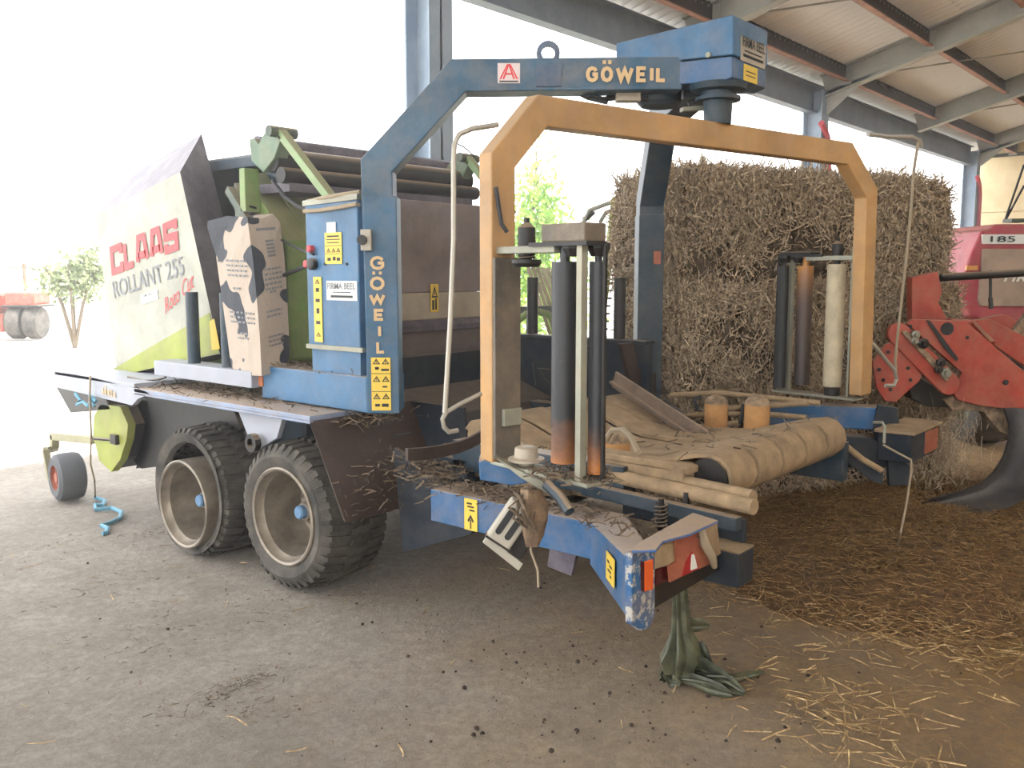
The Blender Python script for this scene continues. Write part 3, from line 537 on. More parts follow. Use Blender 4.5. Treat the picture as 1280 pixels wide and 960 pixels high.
b = MB(); b.lathe(gc, ax, [(-.10, .105), (-.07, .1), (-.06, .05), (-.09, .04), (-.09, 0)], 20); P_('wheel_disc', b, M['redplate'], gw, 0, .6)
# --- side shield with its lettering
XS = 3.42; A, B_, C_, D_ = (PX(119, 270, XS), PX(225, 215, XS), PX(275, 442, XS), PX(147, 470, XS)); E_, F_ = PX(170, 215, XS + .3), PX(252, 167, XS + .3); C2, D2 = C_ + V((.3, 0, 0)), D_ + V((.3, 0, 0))
sh = MB(); sh.add([A, B_, C_, D_], [(0, 1, 2, 3)], 0)
sh.add([A, B_, C_, D_, E_, F_, C2, D2], [(0, 4, 5, 1), (1, 5, 6, 2), (4, 7, 6, 5), (0, 3, 7, 4), (3, 2, 6, 7)], 1)
me = bpy.data.meshes.new('side_shield'); me.from_pydata(sh.v, [], sh.f); me.materials.append(M['white']); me.materials.append(M['purple']); me.polygons.foreach_set('material_index', sh.m); shield = link('side_shield', me, R)
XL = XS - .003
def tx(s, p0, p1, up, h, mat, **k): a = PX(*p0, XL); c = PX(*p1, XL); u = PX(*up, XL) - a; return text(s, a, c - a, u, u.length if h is None else h, (c - a).length, mat, shield, **k)
a = PX(140, 345, XL); c = PX(224, 312, XL); u = PX(137, 309, XL) - a; strokes('CLAAS', a, c - a, u, (c - a).length, u.length, .05, .014, M['redink'], shield)
tx('ROLLANT 255', (143, 373), (231, 343), (140, 352), None, M['greyink'], bold=.004)
tx('Roto Cut', (207, 393), (243, 358), (205, 374), None, M['redink'], bold=.0, shear=.2)
a = PX(177, 381, XL); text('FIRMA BEEL', a + V((-.003, -.02, .05)), PX(198, 374, XL) - a, Z3, .022, .15, M['greyink'], shield, 'dealer_lettering', .01)
b = MB(); b.prism([a, PX(198, 374, XL), PX(197, 362, XL), PX(176, 369, XL)], (-.002, 0, 0)); P_('dealer_sticker', b, M['sticker'], shield)
b = MB(); b.prism([PX(*p, XL + .001) for p in ((142, 461), (262, 391), (274, 441), (148, 470))], (-.003, 0, 0)); P_('lime_stripe', b, M['lime'], shield)
b = MB(); b.prism([PX(*p, XL - .002) for p in ((262, 402), (268, 398), (275, 436), (265, 438))], (-.002, 0, 0)); P_('yellow_sticker', b, M['yellow'], shield)
# --- baler body
CY, CZ = 5.74, 1.62
def octa(X, r): return [(X, CY + r * math.cos(math.radians(22.5 + 45 * i)), CZ + r * math.sin(math.radians(22.5 + 45 * i))) for i in range(8)]
b = MB(); b.prism(octa(3.76, .98), (1.58, 0, 0)); b.prism([(3.56, y, z) for y, z in ((5.3, .715), (4.835, 1.245), (4.835, 1.995), (5.3, 2.46))], (.2, 0, 0)); P_('bale_chamber', b, M['green'], R, .01)
b = MB(); b.prism(octa(5.34, .86), (.06, 0, 0)); P_('chamber_side', b, M['dgreen'], R, .01); b = MB(); b.prism([(3.5, y, z) for y, z in ((5.3, .80), (4.90, 1.27), (4.90, 1.97), (5.3, 2.38))], (.06, 0, 0)); sp = P_('chamber_side', b, M['dgreen'], R, .01)
b = MB()
for (y0, z0), (y1, z1) in zip(((5.3, .86), (4.94, 1.28), (4.94, 1.96)), ((4.94, 1.28), (4.94, 1.96), (5.3, 2.33))): b.beam((3.48, y0, z0), (3.48, y1, z1), .05, .07, (1, 0, 0))
P_('side_stiffener', b, M['dgreen'], sp)
b = MB(); b.box(3.76, 3.98, 5.15, 6.1, 1.9, 2.60); P_('chamber_roof_guard', b, M['navy'], R, .02)
b = MB(); b.box(3.95, 5.26, 4.72, 4.78, 1.655, 2.297); tg = P_('tailgate_panel', b, M['grey'], R, .006)
b = MB(); b.box(3.95, 5.262, 4.715, 4.78, 1.46, 1.653); P_('tailgate_band', b, M['cream'], R, .006)
b = MB(); b.prism([(3.95, 4.66, 1.38), (3.95, 4.66, 1.42), (3.95, 4.72, 1.46), (3.95, 4.85, 1.46), (3.95, 4.85, 1.38)], (1.47, 0, 0)); P_('tailgate_step', b, M['purple'], R, .004)
b = MB(); b.prism([(3.95, 4.70, 1.38), (3.95, 4.85, 1.38), (3.95, 4.95, 1.12), (3.95, 4.80, 1.12)], (1.47, 0, 0)); P_('tailgate_skirt', b, M['grey'], R, .004)
o = PY(538, 390, 4.71); sticker('warning_sticker', o + V((0, -.002, 0)), (1, 0, 0), Z3, .08, .2, M['yellow'], tg, [('t', .5, .72, .8, .42), ('b', .3, .25, .25, .35), ('b', .65, .28, .2, .4)])
for y, z, r in ((4.95, 2.50, .075), (5.1, 2.60, .06), (4.86, 2.40, .05)):
    b = MB(); b.tube([(3.55, y, z), (5.35, y, z)], r, 14); P_('net_roller', b, M['black'] if r != .06 else M['purple'], R, 0, .6)
b = MB(); b.box(3.6, 5.3, 4.84, 5.3, 2.30, 2.36); P_('tailgate_top', b, M['purple'], R, .004)
for X, dx in ((3.52, 0), (5.22, 0)):
    b = MB(); b.prism([(X, 5.0, 2.42), (X, 5.12, 2.5), (X, 5.14, 2.64), (X, 5.08, 2.64), (X, 5.04, 2.6), (X, 4.98, 2.66), (X, 4.86, 2.67), (X, 4.80, 2.62), (X, 4.88, 2.5)], (.10, 0, 0)); ml = P_('hinge_bracket', b, M['sage'], R, .006)
    b = MB(); b.beam((X + .03, 4.84, 2.655), (X + .03, 4.36 if X < 4 else 4.40, 2.22), .05, .06, (1, 0, 0)); P_('tailgate_arm', b, paint('arm_green', '#8fae78', dust=.6, film=.4), R, .004)
    b = MB(); b.tube([(X - .05, 4.86, 2.66), (X + .15, 4.86, 2.66)], .035, 10); P_('hinge_pin', b, M['dgreen'], ml, 0, .6)
b = MB(); b.beam((3.5, 5.12, 2.45), (3.5, 5.12, 2.18), .06, .11, (1, 0, 0)); P_('spring_bracket', b, M['green'], R, .004)
b = MB(); b.tube([(3.5 + .035 * math.cos(i * .8), 5.12 + .035 * math.sin(i * .8), 2.24 - i * .0052) for i in range(60)], .009, 5); P_('tension_spring', b, M['black'], R, 0, True)
b = MB(); b.tube([PX(385, 262, 3.45), PX(372, 258, 3.48), PX(355, 245, 3.5), PX(340, 225, 3.5)], .012, 6); P_('hydraulic_hose', b, M['hose'], R, 0, True)
b = MB(); b.tube([PX(392, 318, 3.28), PX(375, 312, 3.4), PX(352, 300, 3.45)], .008, 6); b.tube([PX(388, 330, 3.3), PX(370, 338, 3.42), PX(352, 345, 3.46)], .012, 6); P_('hydraulic_hose', b, M['hose'], R, 0, True)
for y0 in (6.6,):
    b = MB(); b.box(3.75, 5.3, y0, 7.0, .9, 1.4); P_('front_housing', b, M['dgreen'], R, .03)
b = MB(); b.beam((4.45, 6.9, .75), (4.45, 8.6, .66), .16, .2); P_('drawbar', b, M['navy'], R, .01)
# --- control cabinet
b = MB(); b.box(3.30, 3.54, 3.85, 4.30, 1.37, 2.185); cab = P_('control_cabinet', b, M['blue_clean'], R, .008)
b = MB(); b.box(3.29, 3.31, 3.82, 4.31, 1.365, 1.39); P_('lower_strip', b, M['galv'], cab); b = MB(); b.box(3.31, 3.54, 3.86, 4.28, 1.235, 1.365); P_('cabinet_foot', b, M['blue_clean'], cab)
b = MB(); b.prism([(3.29, 3.84, 2.185), (3.29, 4.31, 2.17), (3.29, 4.31, 2.2), (3.29, 3.84, 2.215)], (.26, 0, 0)); P_('cabinet_lid', b, M['galv'], cab)
o, w, h = xrect(409, 278, 420, 291, 3.297); sticker('white_label', o, FX, Z3, w, h, M['sticker'], cab)
o, w, h = xrect(407, 291, 428, 330, 3.297); sticker('warning_label', o, FX, Z3, w, h, M['yellow'], cab, [('b', .5, .88, .7, .05), ('b', .5, .78, .8, .03), ('b', .5, .68, .7, .03), ('b', .5, .58, .98, .015), ('t', .22, .44, .25, .14), ('t', .52, .44, .25, .14), ('t', .8, .44, .25, .14), ('b', .5, .32, .98, .015), ('b', .25, .15, .2, .1), ('b', .55, .17, .16, .12), ('b', .8, .15, .2, .1)])
o, w, h = xrect(394, 346, 404, 427, 3.297); sticker('pictogram_strip', o, FX, Z3, w, h, M['yellow'], cab, [('t', .5, .93, .6, .07), ('b', .5, .8, .4, .06), ('b', .5, .64, .5, .05), ('b', .5, .48, .35, .08), ('b', .5, .3, .5, .05), ('t', .5, .12, .6, .07)])
o, w, h = xrect(409, 351, 447, 375, 3.297); s = sticker('dealer_sticker', o, FX, Z3, w, h, M['sticker'], cab, [('b', .5, .42, .6, .05), ('b', .5, .2, .72, .12)])
text('FIRMA BEEL', o + FX * w * .04 + Z3 * h * .58 + V((-.004, 0, 0)), FX, Z3, h * .32, w * .92, M['greyink'], cab, 'dealer_lettering', .012)
for (px, py, r, m) in ((393, 330, .034, 'black'), (391, 311, .02, 'conduit'), (387, 330, .022, 'conduit')):
    b = MB(); b.lathe(PX(px, py, 3.3), (-1, 0, 0), [(0, r), (.03, r), (.035, r * .7), (.035, 0)], 14); P_('cable_plug', b, M[m], cab, 0, .6)
b = MB()
for px, py in ((401, 250), (430, 247), (407, 330), (434, 330)): b.lathe(PX(px, py, 3.3), (-1, 0, 0), [(0, .008), (.008, .008), (.008, 0)], 8)
P_('cabinet_bolts', b, M['black'], cab)
b = MB(); b.tube([PX(380, 264, 3.285), PX(400, 263, 3.28), PX(425, 259, 3.28), PX(446, 255, 3.28), PX(449, 256, 3.3)], .012, 6); P_('tie_strap', b, M['cord'], cab, 0, True)
b = MB(); b.tube([PX(384, 252, 3.31), PX(410, 246, 3.29), PX(436, 242, 3.3), PX(450, 240, 3.32)], .012, 6); P_('tie_strap', b, M['cord'], cab, 0, True)
# --- arch
S = -AN * .085
path = [PA(479.5, 516) + S, PA(470.5, 207) + S, PA(573, 94) + S, PA(853, 91) + S]; path[0].z = 1.04
la = P_('arch_arm', MB().sweep(path, AN, .165, .17), M['navy'] if False else paint('arch_blue', '#2c5d7c', dust=.8, film=.3), R, .006)
b = MB(); p0, p1 = path[0].copy(), path[0].copy(); p1.z = PA(470, 245).z; b.sweep([p0, p1], AN, .175, .18); P_('post_sleeve', b, M['blue'] if False else paint('sleeve_blue', '#2e6386', dust=.7, film=.2), la, .006)
rb_ = V((5.72, 3.52, 0)); rd = V((-.75, -.66, 0)).normalized(); rn = V((rd.y, -rd.x, 0))
rp = [rb_ + Z3 * .72, rb_ + Z3 * 2.29, rb_ + rd * .46 + Z3 * 2.80, rb_ + rd * 1.5 + Z3 * 2.82]
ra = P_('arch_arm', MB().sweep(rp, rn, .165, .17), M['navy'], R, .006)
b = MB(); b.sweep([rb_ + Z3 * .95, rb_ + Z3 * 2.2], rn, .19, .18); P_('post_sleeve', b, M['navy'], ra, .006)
b = MB(); c = rb_ + Z3 * 1.9 + rd * .1 + rn * -.04; b.obox(c, rd, rn, Z3, .02, .05, .09); P_('limit_switch', b, M['redplate'], ra)
TO = .012
o = PA(732, 103, TO); strokes('GÖWEIL', o, AD, Z3, (PA(833, 103, TO) - o).length, PA(732, 83, TO).z - o.z, .019, .012, M['gold'], la, 'lettering')
for i, chx in enumerate('GÖWEIL'):
    y1 = (337.5, 363, 381, 401, 422, 442)[i]; x0, x1 = ((462, 481), (462, 481), (461, 482), (467, 481), (472, 477), (470, 482))[i]; h0 = (17.5, 17.5, 14, 15, 16, 16)[i]
    o = PA(x0 + .5, y1, TO); strokes(chx, o, AD, Z3, (PA(x1, y1, TO) - o).length, PA(x0, y1 - min(h0, 20), TO).z - o.z, .016, .01, M['gold'], la, 'letter')
o = PA(465, 513, TO); e = PA(489, 513, TO); tp = PA(465, 447, TO)
sticker('warning_sticker', o, AD, Z3, (e - o).length, tp.z - o.z, M['yellow'], la, [('t', .27, .93, .4, .11), ('t', .75, .93, .4, .11), ('b', .3, .8, .2, .05), ('b', .72, .77, .4, .04), ('b', .5, .7, .98, .01), ('t', .27, .6, .4, .11), ('t', .75, .6, .4, .11), ('b', .7, .45, .25, .03), ('b', .5, .36, .98, .01), ('t', .27, .27, .4, .11), ('t', .75, .27, .4, .11), ('b', .3, .1, .25, .05), ('b', .7, .1, .35, .06)])
o = PA(622, 104, .003); e = PA(650, 104, .003); h = PA(622, 79, .003).z - o.z; w = (e - o).length
b = MB(); b.prism([o, o + AD * w, o + AD * w + Z3 * h, o + Z3 * h], AN * .003, 0); k = o + AN * .003
for x0, x1 in ((.08, .42), (.92, .58)):
    for dxx in (0, .14):
        sg = 1 if x0 < .5 else -1; pa, pb = x0 + sg * dxx, x1 + sg * dxx * .35
        b.prism([k + AD * w * pa + Z3 * h * .2, k + AD * w * (pa + sg * .08) + Z3 * h * .2, k + AD * w * (pb + sg * .06) + Z3 * h * .95, k + AD * w * pb + Z3 * h * .95], AN * .001, 1)
b.prism([k + AD * w * .3 + Z3 * h * .42, k + AD * w * .7 + Z3 * h * .42, k + AD * w * .68 + Z3 * h * .5, k + AD * w * .32 + Z3 * h * .5], AN * .001, 1); b.prism([k + AD * w * .08 + Z3 * h * .05, k + AD * w * .92 + Z3 * h * .05, k + AD * w * .92 + Z3 * h * .12, k + AD * w * .08 + Z3 * h * .12], AN * .001, 2)
P_('emblem_sticker', b, [flat('pink_sticker', '#d8c8c8', .5), M['redink'], M['ink']], la)
c = PA(686, 62) + S; b = MB(); n = 20
ring = [(math.cos(2 * math.pi * i / n), math.sin(2 * math.pi * i / n)) for i in range(n)]
vs = [c + AD * (x * r) + Z3 * (y * r) + AN * d for d in (-.018, .018) for r in (.036, .062) for x, y in ring]
fs = [(i, (i + 1) % n, n + (i + 1) % n, n + i) for i in range(n)] + [(2 * n + i, 3 * n + i, 3 * n + (i + 1) % n, 2 * n + (i + 1) % n) for i in range(n)] + [(i, 2 * n + i, 2 * n + (i + 1) % n, (i + 1) % n) for i in range(n)] + [(n + i, n + (i + 1) % n, 3 * n + (i + 1) % n, 3 * n + i) for i in range(n)]
b.add(vs, fs); b.obox(c - Z3 * .068, AD, AN, Z3, .124, .036, .05); b.obox(c - Z3 * .13 + AN * .088, AD, AN, Z3, .13, .012, .11); P_('lifting_eye', b, paint('eye_blue', '#35587c', dust=.3, film=.3), la, 0, .5)
b = MB(); c = PA(458, 300, .03); b.obox(c, AD, AN, Z3, .055, .05, .11); sw = P_('switch_box', b, M['plast'], la, .004); b = MB(); b.lathe(PA(453, 300, .05), AN, [(0, .026), (.03, .026), (.03, 0)], 14); P_('switch_knob', b, M['black'], la, 0, .6)
# --- gearbox
b = MB(); b.prism([PX(770, 54, 4.33), PX(916, 18, 4.33), PX(916, 68, 4.33), PX(770, 84, 4.33)], (.40, 0, 0)); gb = P_('gearbox_cover', b, paint('gearbox_blue', '#3c7099', dust=.75, film=.3), R, .006)
b = MB(); b.prism([PX(772, 86, 4.335), PX(915, 70, 4.335), PX(915, 96, 4.335), PX(900, 103, 4.335), PX(772, 108, 4.335)], (.39, 0, 0)); gl = P_('gearbox_base', b, paint('gearbox_base_blue', '#3a6692', dust=.3, film=.35), R, .006)
b = MB(); b.lathe(PX(886, 69, 4.33), (-1, 0, 0), [(0, .016), (.012, .014), (.012, 0)], 10); P_('cover_bolt', b, M['galv'], gb)
g2 = PX(916, 18, 4.33).y - .003
o = PY(925, 75, g2); e = PY(956, 80, g2); s = sticker('dealer_sticker', o, (1, 0, 0), Z3, e.x - o.x, PY(925, 44, g2).z - o.z, M['cream'], gb, [('b', .5, .45, .7, .06), ('b', .5, .25, .8, .12)])
text('FIRMA BEEL', o + V(((e.x - o.x) * .05, -.005, (PY(925, 44, g2).z - o.z) * .6)), (1, 0, 0), Z3, .05, (e.x - o.x) * .9, M['ink'], gb, 'dealer_lettering', .012)
o = PY(929, 100, g2); e = PY(946, 102, g2); sticker('yellow_label', o, (1, 0, 0), Z3, e.x - o.x, .08, M['yellow'], gl, [('b', .5, .6, .7, .06), ('b', .5, .35, .7, .06)])
b = MB(); b.lathe((CG.x, CG.y, 2.76), (0, 0, -1), [(0, .15), (.03, .14), (.035, .09), (.06, .09), (.062, .115), (.08, .115), (.082, .075), (.2, .07)], 24); P_('drive_shaft', b, M['navy'], R, 0, .5)
c = PD(824, 122, 5.02); b = MB(); b.lathe(c + Z3 * .07, (0, 0, -1), [(0, .12), (.10, .12), (.12, .1), (.12, 0)], 20); P_('slewing_motor', b, M['navy'], R, 0, .5)
c = PD(785, 119, 4.9); b = MB(); b.obox(c, AD, AN, Z3, .13, .08, .07); P_('valve_block', b, M['cream'], R, .005)
for q in (((715, 112), (735, 122), (760, 128)), ((728, 113), (752, 124), (775, 122)), ((745, 113), (770, 120), (810, 124)), ((860, 130), (880, 122), (915, 118))):
    b = MB(); b.tube([PDV(p, 4.93) for p in q], .014, 6); P_('hydraulic_hose', b, M['hose'], R, 0, True)
b = MB(); b.beam(PD(852, 137, 4.85), PD(912, 133, 4.9), .05, .02); P_('sensor_bar', b, M['galv'])
# --- orange satellite arm
def EP(s, z, off=0): return CG + E0 * s + ET * off + Z3 * z
sat = MB(); sat.sweep([EP(-1.475, .985), EP(-1.475, 2.265), EP(-1.255, 2.49), EP(1.235, 2.51), EP(1.51, 2.29), EP(1.55, 1.015)], ET, .13, .085)
sa = P_('satellite_arm', sat, M['orange'], R, .006)
for s, z0, z1 in ((-1.467, 1.0, 1.86), ):
    b = MB(); b.sweep([EP(s, z0, .052), EP(s, z1, .052)], ET, .142, .02); P_('inner_cover', b, M['dirt'] if False else paint('leg_cover', '#5d5850', dust=.3, film=.4), sa, .004)
b = MB(); b.obox(EP(-1.455, 1.18, .072), E0, ET, Z3, .10, .02, .075); P_('clamp_plate', b, M['galv'], sa, .004)
b = MB(); b.tube([PE(620, 234, .05), PE(624, 262, .06), PE(627, 280, .07), PE(634, 290, .08)], .01, 6); P_('leg_cable', b, M['hose'], sa, 0, True)
b = MB(); b.tube([PE(p, q, .02) for p, q in ((622, 156), (590, 161), (574, 168), (568, 180), (567, 205), (567, 300), (563, 400), (560, 450), (556, 516))], .011, 8); P_('trip_rod', b, M['rod'], sa, 0, True)
b = MB(); b.tube([PE(p, q, .0) for p, q in ((601, 492), (575, 505), (558, 515), (553, 524), (555, 534), (561, 540), (572, 538))], .010, 8); P_('trip_hook', b, M['rod'], sa, 0, True)
b = MB(); b.tube([PE(p, q, .0) for p, q in ((568, 178), (580, 184), (594, 196))], .003, 5); P_('trip_wire', b, M['black'], sa)
b = MB(); b.tube([PE(p, q, .0) for p, q in ((1085, 168), (1112, 171), (1140, 171), (1150, 176), (1152, 184))], .014, 8); P_('trip_rod', b, M['rod'], sa, 0, True)
b = MB(); b.tube([PE(p, q, .0) for p, q in ((1148, 176), (1142, 215), (1138, 270), (1132, 330), (1124, 400), (1119, 450), (1120, 472))], .010, 8); P_('trip_cord', b, M['cord'], sa, 0, True)
b = MB(); b.tube([PE(p, q, .0) for p, q in ((1088, 426), (1104, 446), (1118, 462), (1121, 474), (1117, 482), (1107, 482))], .013, 8); P_('trip_hook', b, M['rod'], sa, 0, True)
def stretcher(O, et, er, film):
    def T(t, r, z): return O + et * t + er * r + Z3 * z
    def bx(t0, t1, r0, r1, z0, z1): return MB().hexa([T(t0, r0, z0), T(t1, r0, z0), T(t1, r1, z0), T(t0, r1, z0), T(t0, r0, z1), T(t1, r0, z1), T(t1, r1, z1), T(t0, r1, z1)])
    base = P_('stretcher_base', bx(.0, .615, -.06, .06, .975, .99), M['galv'], R, .002)
    P_('stretcher_bracket', bx(-.02, .40, -.04, .04, 1.875, 1.905), M['galv'], base, .003)
    P_('top_housing', bx(.35, .595, -.065, .05, 1.915, 1.935 if film else 1.985), M['black'] if film else paint('grimy_housing', '#665b4c', dust=.9, film=.5, bmp=.5), base, .006)
    P_('top_plate', bx(.27, .60, -.06, .05, 1.90, 1.916), M['black'], base)
    k = MB(); k.lathe(T(.42, .0, 1.04), (0, 0, 1), [(0, .0), (0, .052), (.80, .052), (.80, .02), (.87, .02)], 24); P_('stretch_roller', k, M['roller_top' if film else 'roller'], base, 0, .6)
    k = MB(); k.lathe(T(.555, .05, 1.01), (0, 0, 1), [(0, .0), (0, .035), (.83, .035), (.83, .015), (.9, .015)], 20); P_('stretch_roller', k, M['brubber'] if film else M['roller'], base, 0, .6)
    P_('channel_post', bx(.525, .555, -.04, -.005, .98, 1.905), M['galv'], base, .003)
    P_('channel_post', bx(.605, .62, .02, .035, .98, 1.905), M['black'], base, .003)
    k = MB(); k.lathe(T(.47, -.0, 1.86), (0, 0, 1), [(0, .03), (.03, .045), (.05, .045)], 10); P_('drive_gear', k, M['black'], base); k = MB(); k.lathe(T(.555, .05, 1.86), (0, 0, 1), [(0, .03), (.03, .045), (.05, .045)], 10); P_('drive_gear', k, M['black'], base)
    c = T(.19, 0, 0)
    k = MB(); k.lathe(c + Z3 * 1.90, (0, 0, 1), [(0, .036), (.08, .036), (.09, .025), (.10, .012), (.12, .012), (.12, 0)], 16); P_('mandrel_knob', k, M['black'], base, 0, .6)
    if not film:
        k = MB(); k.lathe(c + Z3 * 1.82, (0, 0, 1), [(0, 0), (0, .05), (.015, .062), (.03, .062), (.03, .024), (.1, .024)], 20)
        k.tube([c + V((.032 * math.cos(i * .7), .032 * math.sin(i * .7), 1.85 + i * .0014)) for i in range(45)], .006, 5); P_('mandrel_spring', k, M['black'], base, 0, .6)
        k = MB(); k.lathe(c + Z3 * .99, (0, 0, 1), [(0, .03), (.02, .03), (.02, .078), (.03, .078), (.035, .052), (.075, .048), (.08, .04), (.08, 0)], 24); P_('mandrel_foot', k, M['cream'], base, 0, .6)
    else:
        k = MB(); k.lathe(c + Z3 * .99, (0, 0, 1), [(0, .05), (.05, .05), (.05, .02), (.92, .02)], 16); P_('mandrel_foot', k, M['black'], base, 0, .6)
        P_('frame_post', bx(.075, .09, -.03, .0, .99, 1.95), M['galv'], base); P_('frame_post', bx(.60, .615, -.06, -.04, .99, 1.905), M['galv'], base)
        k = MB(); k.lathe(c + Z3 * 1.05, (0, 0, 1), [(0, .022), (0, .060), (.80, .060), (.80, .022), (0, .022)], 28)
        tag(k.build('film_roll', M['film'], None, 0, .6), 'dusty white roll of wrapping film standing in the far film holder', 'film roll')
    return T
TL = stretcher(EP(-1.475, 0), ET, E0, False); TR = stretcher(EP(1.53, 0), -ET, -E0, True)
# --- wrapping table
b = MB(); b.lathe((3.67, 1.93, .875), (1, 0, 0), [(0, 0), (0, .095), (1.42, .095), (1.42, 0)], 32); P_('belt_roller', b, M['black'], R, 0, .6)  # black, so the gaps between belts read as dark shadow lines
def yz(i):   # belt path (y, z)
    return [(1.96, .775), (1.88, .785), (1.835, .83), (1.82, .875), (1.835, .93), (1.875, .972), (1.93, .985), (2.0, .975), (2.15, .935), (2.35, .875), (2.6, .845), (2.8, .85), (2.98, .89), (3.15, .955), (3.3, 1.0), (3.38, .985), (3.42, .94)]
for i in range(5):
    x0 = 3.68 + i * .282; w = .25; b = MB(); pr = yz(i); n = len(pr); dz = (0, .012, -.006, .01, 0)[i]; vs = []
    for k, (y, z) in enumerate(pr):
        a = pr[max(k - 1, 0)]; c = pr[min(k + 1, n - 1)]; t = V((0, c[0] - a[0], c[1] - a[1])).normalized(); nn = V((0, t.z, -t.y)) * -1; f = dz * math.sin(math.pi * max(0, (k - 6)) / (n - 6)) if k > 6 else 0
        for x, q in ((x0, 0), (x0 + w, 0), (x0 + w, .018), (x0, .018)): vs.append(V((x, y, z + f)) + nn * (q - .006) * -1)
    b.add(vs, [(4 * k + j, 4 * k + 4 + j, 4 * k + 4 + (j + 1) % 4, 4 * k + (j + 1) % 4) for k in range(n - 1) for j in range(4)] + [(0, 1, 2, 3), tuple(4 * (n - 1) + j for j in range(4))])
    P_('table_belt', b, M['belt'], R, 0, .8)
b = MB(); b.tube([(3.67, 3.32, .91), (5.1, 3.32, .91)], .08, 16); P_('front_roller', b, M['belt'], R, 0, .6)
b = MB(); b.box(3.62, 5.45, 2.5, 3.5, .70, .74); P_('table_tray', b, M['dirt'], R, .004)
b = MB(); b.box(3.55, 3.66, 2.3, 3.4, .74, .9); P_('table_side', b, M['navy'], R, .005)
for (x, y, h, r) in ((5.20, 2.69, .21, .072), (5.10, 2.37, .245, .075), (3.95, 2.61, .14, .075)):
    z0 = .83 if x > 4 else .845; b = MB(); b.lathe((x, y, z0), (0, 0, 1), [(0, r), (h - r * .85, r), (h - r * .6, r * .95), (h - r * .3, r * .74), (h - r * .1, r * .42), (h, 0)], 28); g = P_('guide_roller', b, M['bollard'], R, 0, .8)
    b = MB(); b.lathe((x, y, z0 + h - r * .80), (0, 0, 1), [(0, r * 1.01), (r * .22, r * .97), (r * .52, r * .76), (r * .72, r * .44), (r * .83, 0)], 28); P_('dusty_cap', b, M['dirt'], g, 0, .8)
    b = MB(); b.lathe((x, y, .70), (0, 0, 1), [(0, .09), (z0 - .70, .09), (z0 - .70, 0)], 20); P_('roller_foot', b, M['black'], g)
b = MB(); b.tube([PD(758, 549, 4.1), PD(765, 538, 4.08), PD(778, 537, 4.0), PD(788, 545, 3.9), PD(798, 566, 3.8)], .014, 6); P_('guide_hose', b, M['cord'], R, 0, True)
b = MB(); b.beam(PD(768, 474, 6.0), PD(885, 551, 5.35), .02, .11); b.beam(PD(768, 477, 6.02), PD(885, 555, 5.37), .09, .02); P_('ramp_angle', b, paint('rusty_angle', '#77655a', dust=.5, film=.5), R, .004)
# left rails of the table
for (x, z, y0, y1) in ((3.60, .865, 2.45, 1.66), (3.53, .845, 2.42, 1.62)):
    b = MB(); b.tube([(x + .05, y0, z), (x - .04, y1, z - .01)], .034, 14); P_('table_pipe', b, M['belt'], R, 0, .6)
b = MB(); b.beam((3.52, 2.5, .775), (3.44, 1.66, .765), .05, .06); P_('pipe_channel', b, M['navy'], R, .005)
b = MB(); b.beam((3.56, 2.3, .72), (3.50, 1.66, .725), .03, .10); P_('channel_web', b, M['navyc'], R, .004)
b = MB(); b.prism([(3.74, 2.6, .905), (3.60, 2.55, .905), (3.55, 2.1, .925), (3.58, 1.98, .90), (3.70, 1.98, .90)], (0, 0, .035)); b.hexa([(3.56, 2.0, .865), (3.68, 2.0, .865), (3.68, 2.55, .86), (3.6, 2.55, .86), (3.56, 2.0, .93), (3.68, 2.0, .93), (3.68, 2.55, .905), (3.6, 2.55, .905)]); P_('guide_plate', b, M['belt'], R, .008)
for c, h in ((PD(826, 640, 3.98), .13), (PD(858, 632, 4.02), .1)):
    b = MB(); b.tube([c + V((.026 * math.cos(i * .8), .026 * math.sin(i * .8), -.07 + i * h / 60)) for i in range(50)], .006, 5); b.tube([c - Z3 * .08, c + Z3 * .06], .014, 8); P_('coil_spring', b, M['black'], R, 0, True)
# --- left tail beam and bumper
b = MB(); b.box(3.2, 3.42, 2.2, 3.22, .555, .72); tb = P_('tail_beam', b, M['blue'], R, .006)
o, w, h = xrect(581, 622, 597, 661, 3.197); sticker('arrow_label', o, FX, Z3, w, h, M['yellow'], tb, [('a', .5, .28, .5, .45), ('b', .4, .85, .4, .05), ('b', .5, .75, .5, .05), ('b', .6, .64, .4, .05)])
b = MB(); b.hexa([V((3.2, 2.24, .53)), V((2.68, 1.71, .57)), V((2.84, 1.72, .64)), V((3.42, 2.2, .6)), V((3.2, 2.24, .72)), V((2.68, 1.71, .79)), V((2.84, 1.72, .79)), V((3.42, 2.2, .72))]); t2 = P_('tail_beam', b, M['blue'], R, .006)
dq = (V((2.68, 1.71, 0)) - V((3.2, 2.24, 0))).normalized(); o = V((3.2, 2.24, .575)) + dq * .40 + V((-.006, .006, 0)); sticker('yellow_plate', o + Z3 * .035, dq + Z3 * .05, Z3, .15, .11, M['yellow'], t2, [('b', .3, .7, .25, .08), ('b', .6, .6, .3, .08), ('b', .45, .4, .4, .08), ('b', .6, .25, .2, .08)])
b = MB(); b.prism([PX(*p, 3.3) for p in ((690, 665), (724, 676), (714, 720), (684, 708))], (.02, 0, 0)); P_('mud_flap', b, M['purple'])
YB = 1.68
b = MB(); b.prism([PY(*p, YB) for p in ((790, 692), (819, 680), (819, 770), (812, 785), (803, 789), (790, 780))], (0, .03, 0)); bp = P_('bumper_corner', b, paint('scraped_blue', '#2a6498', dust=.9, film=.5, chip='#b0aca6', chipamt=.45), R, .005)
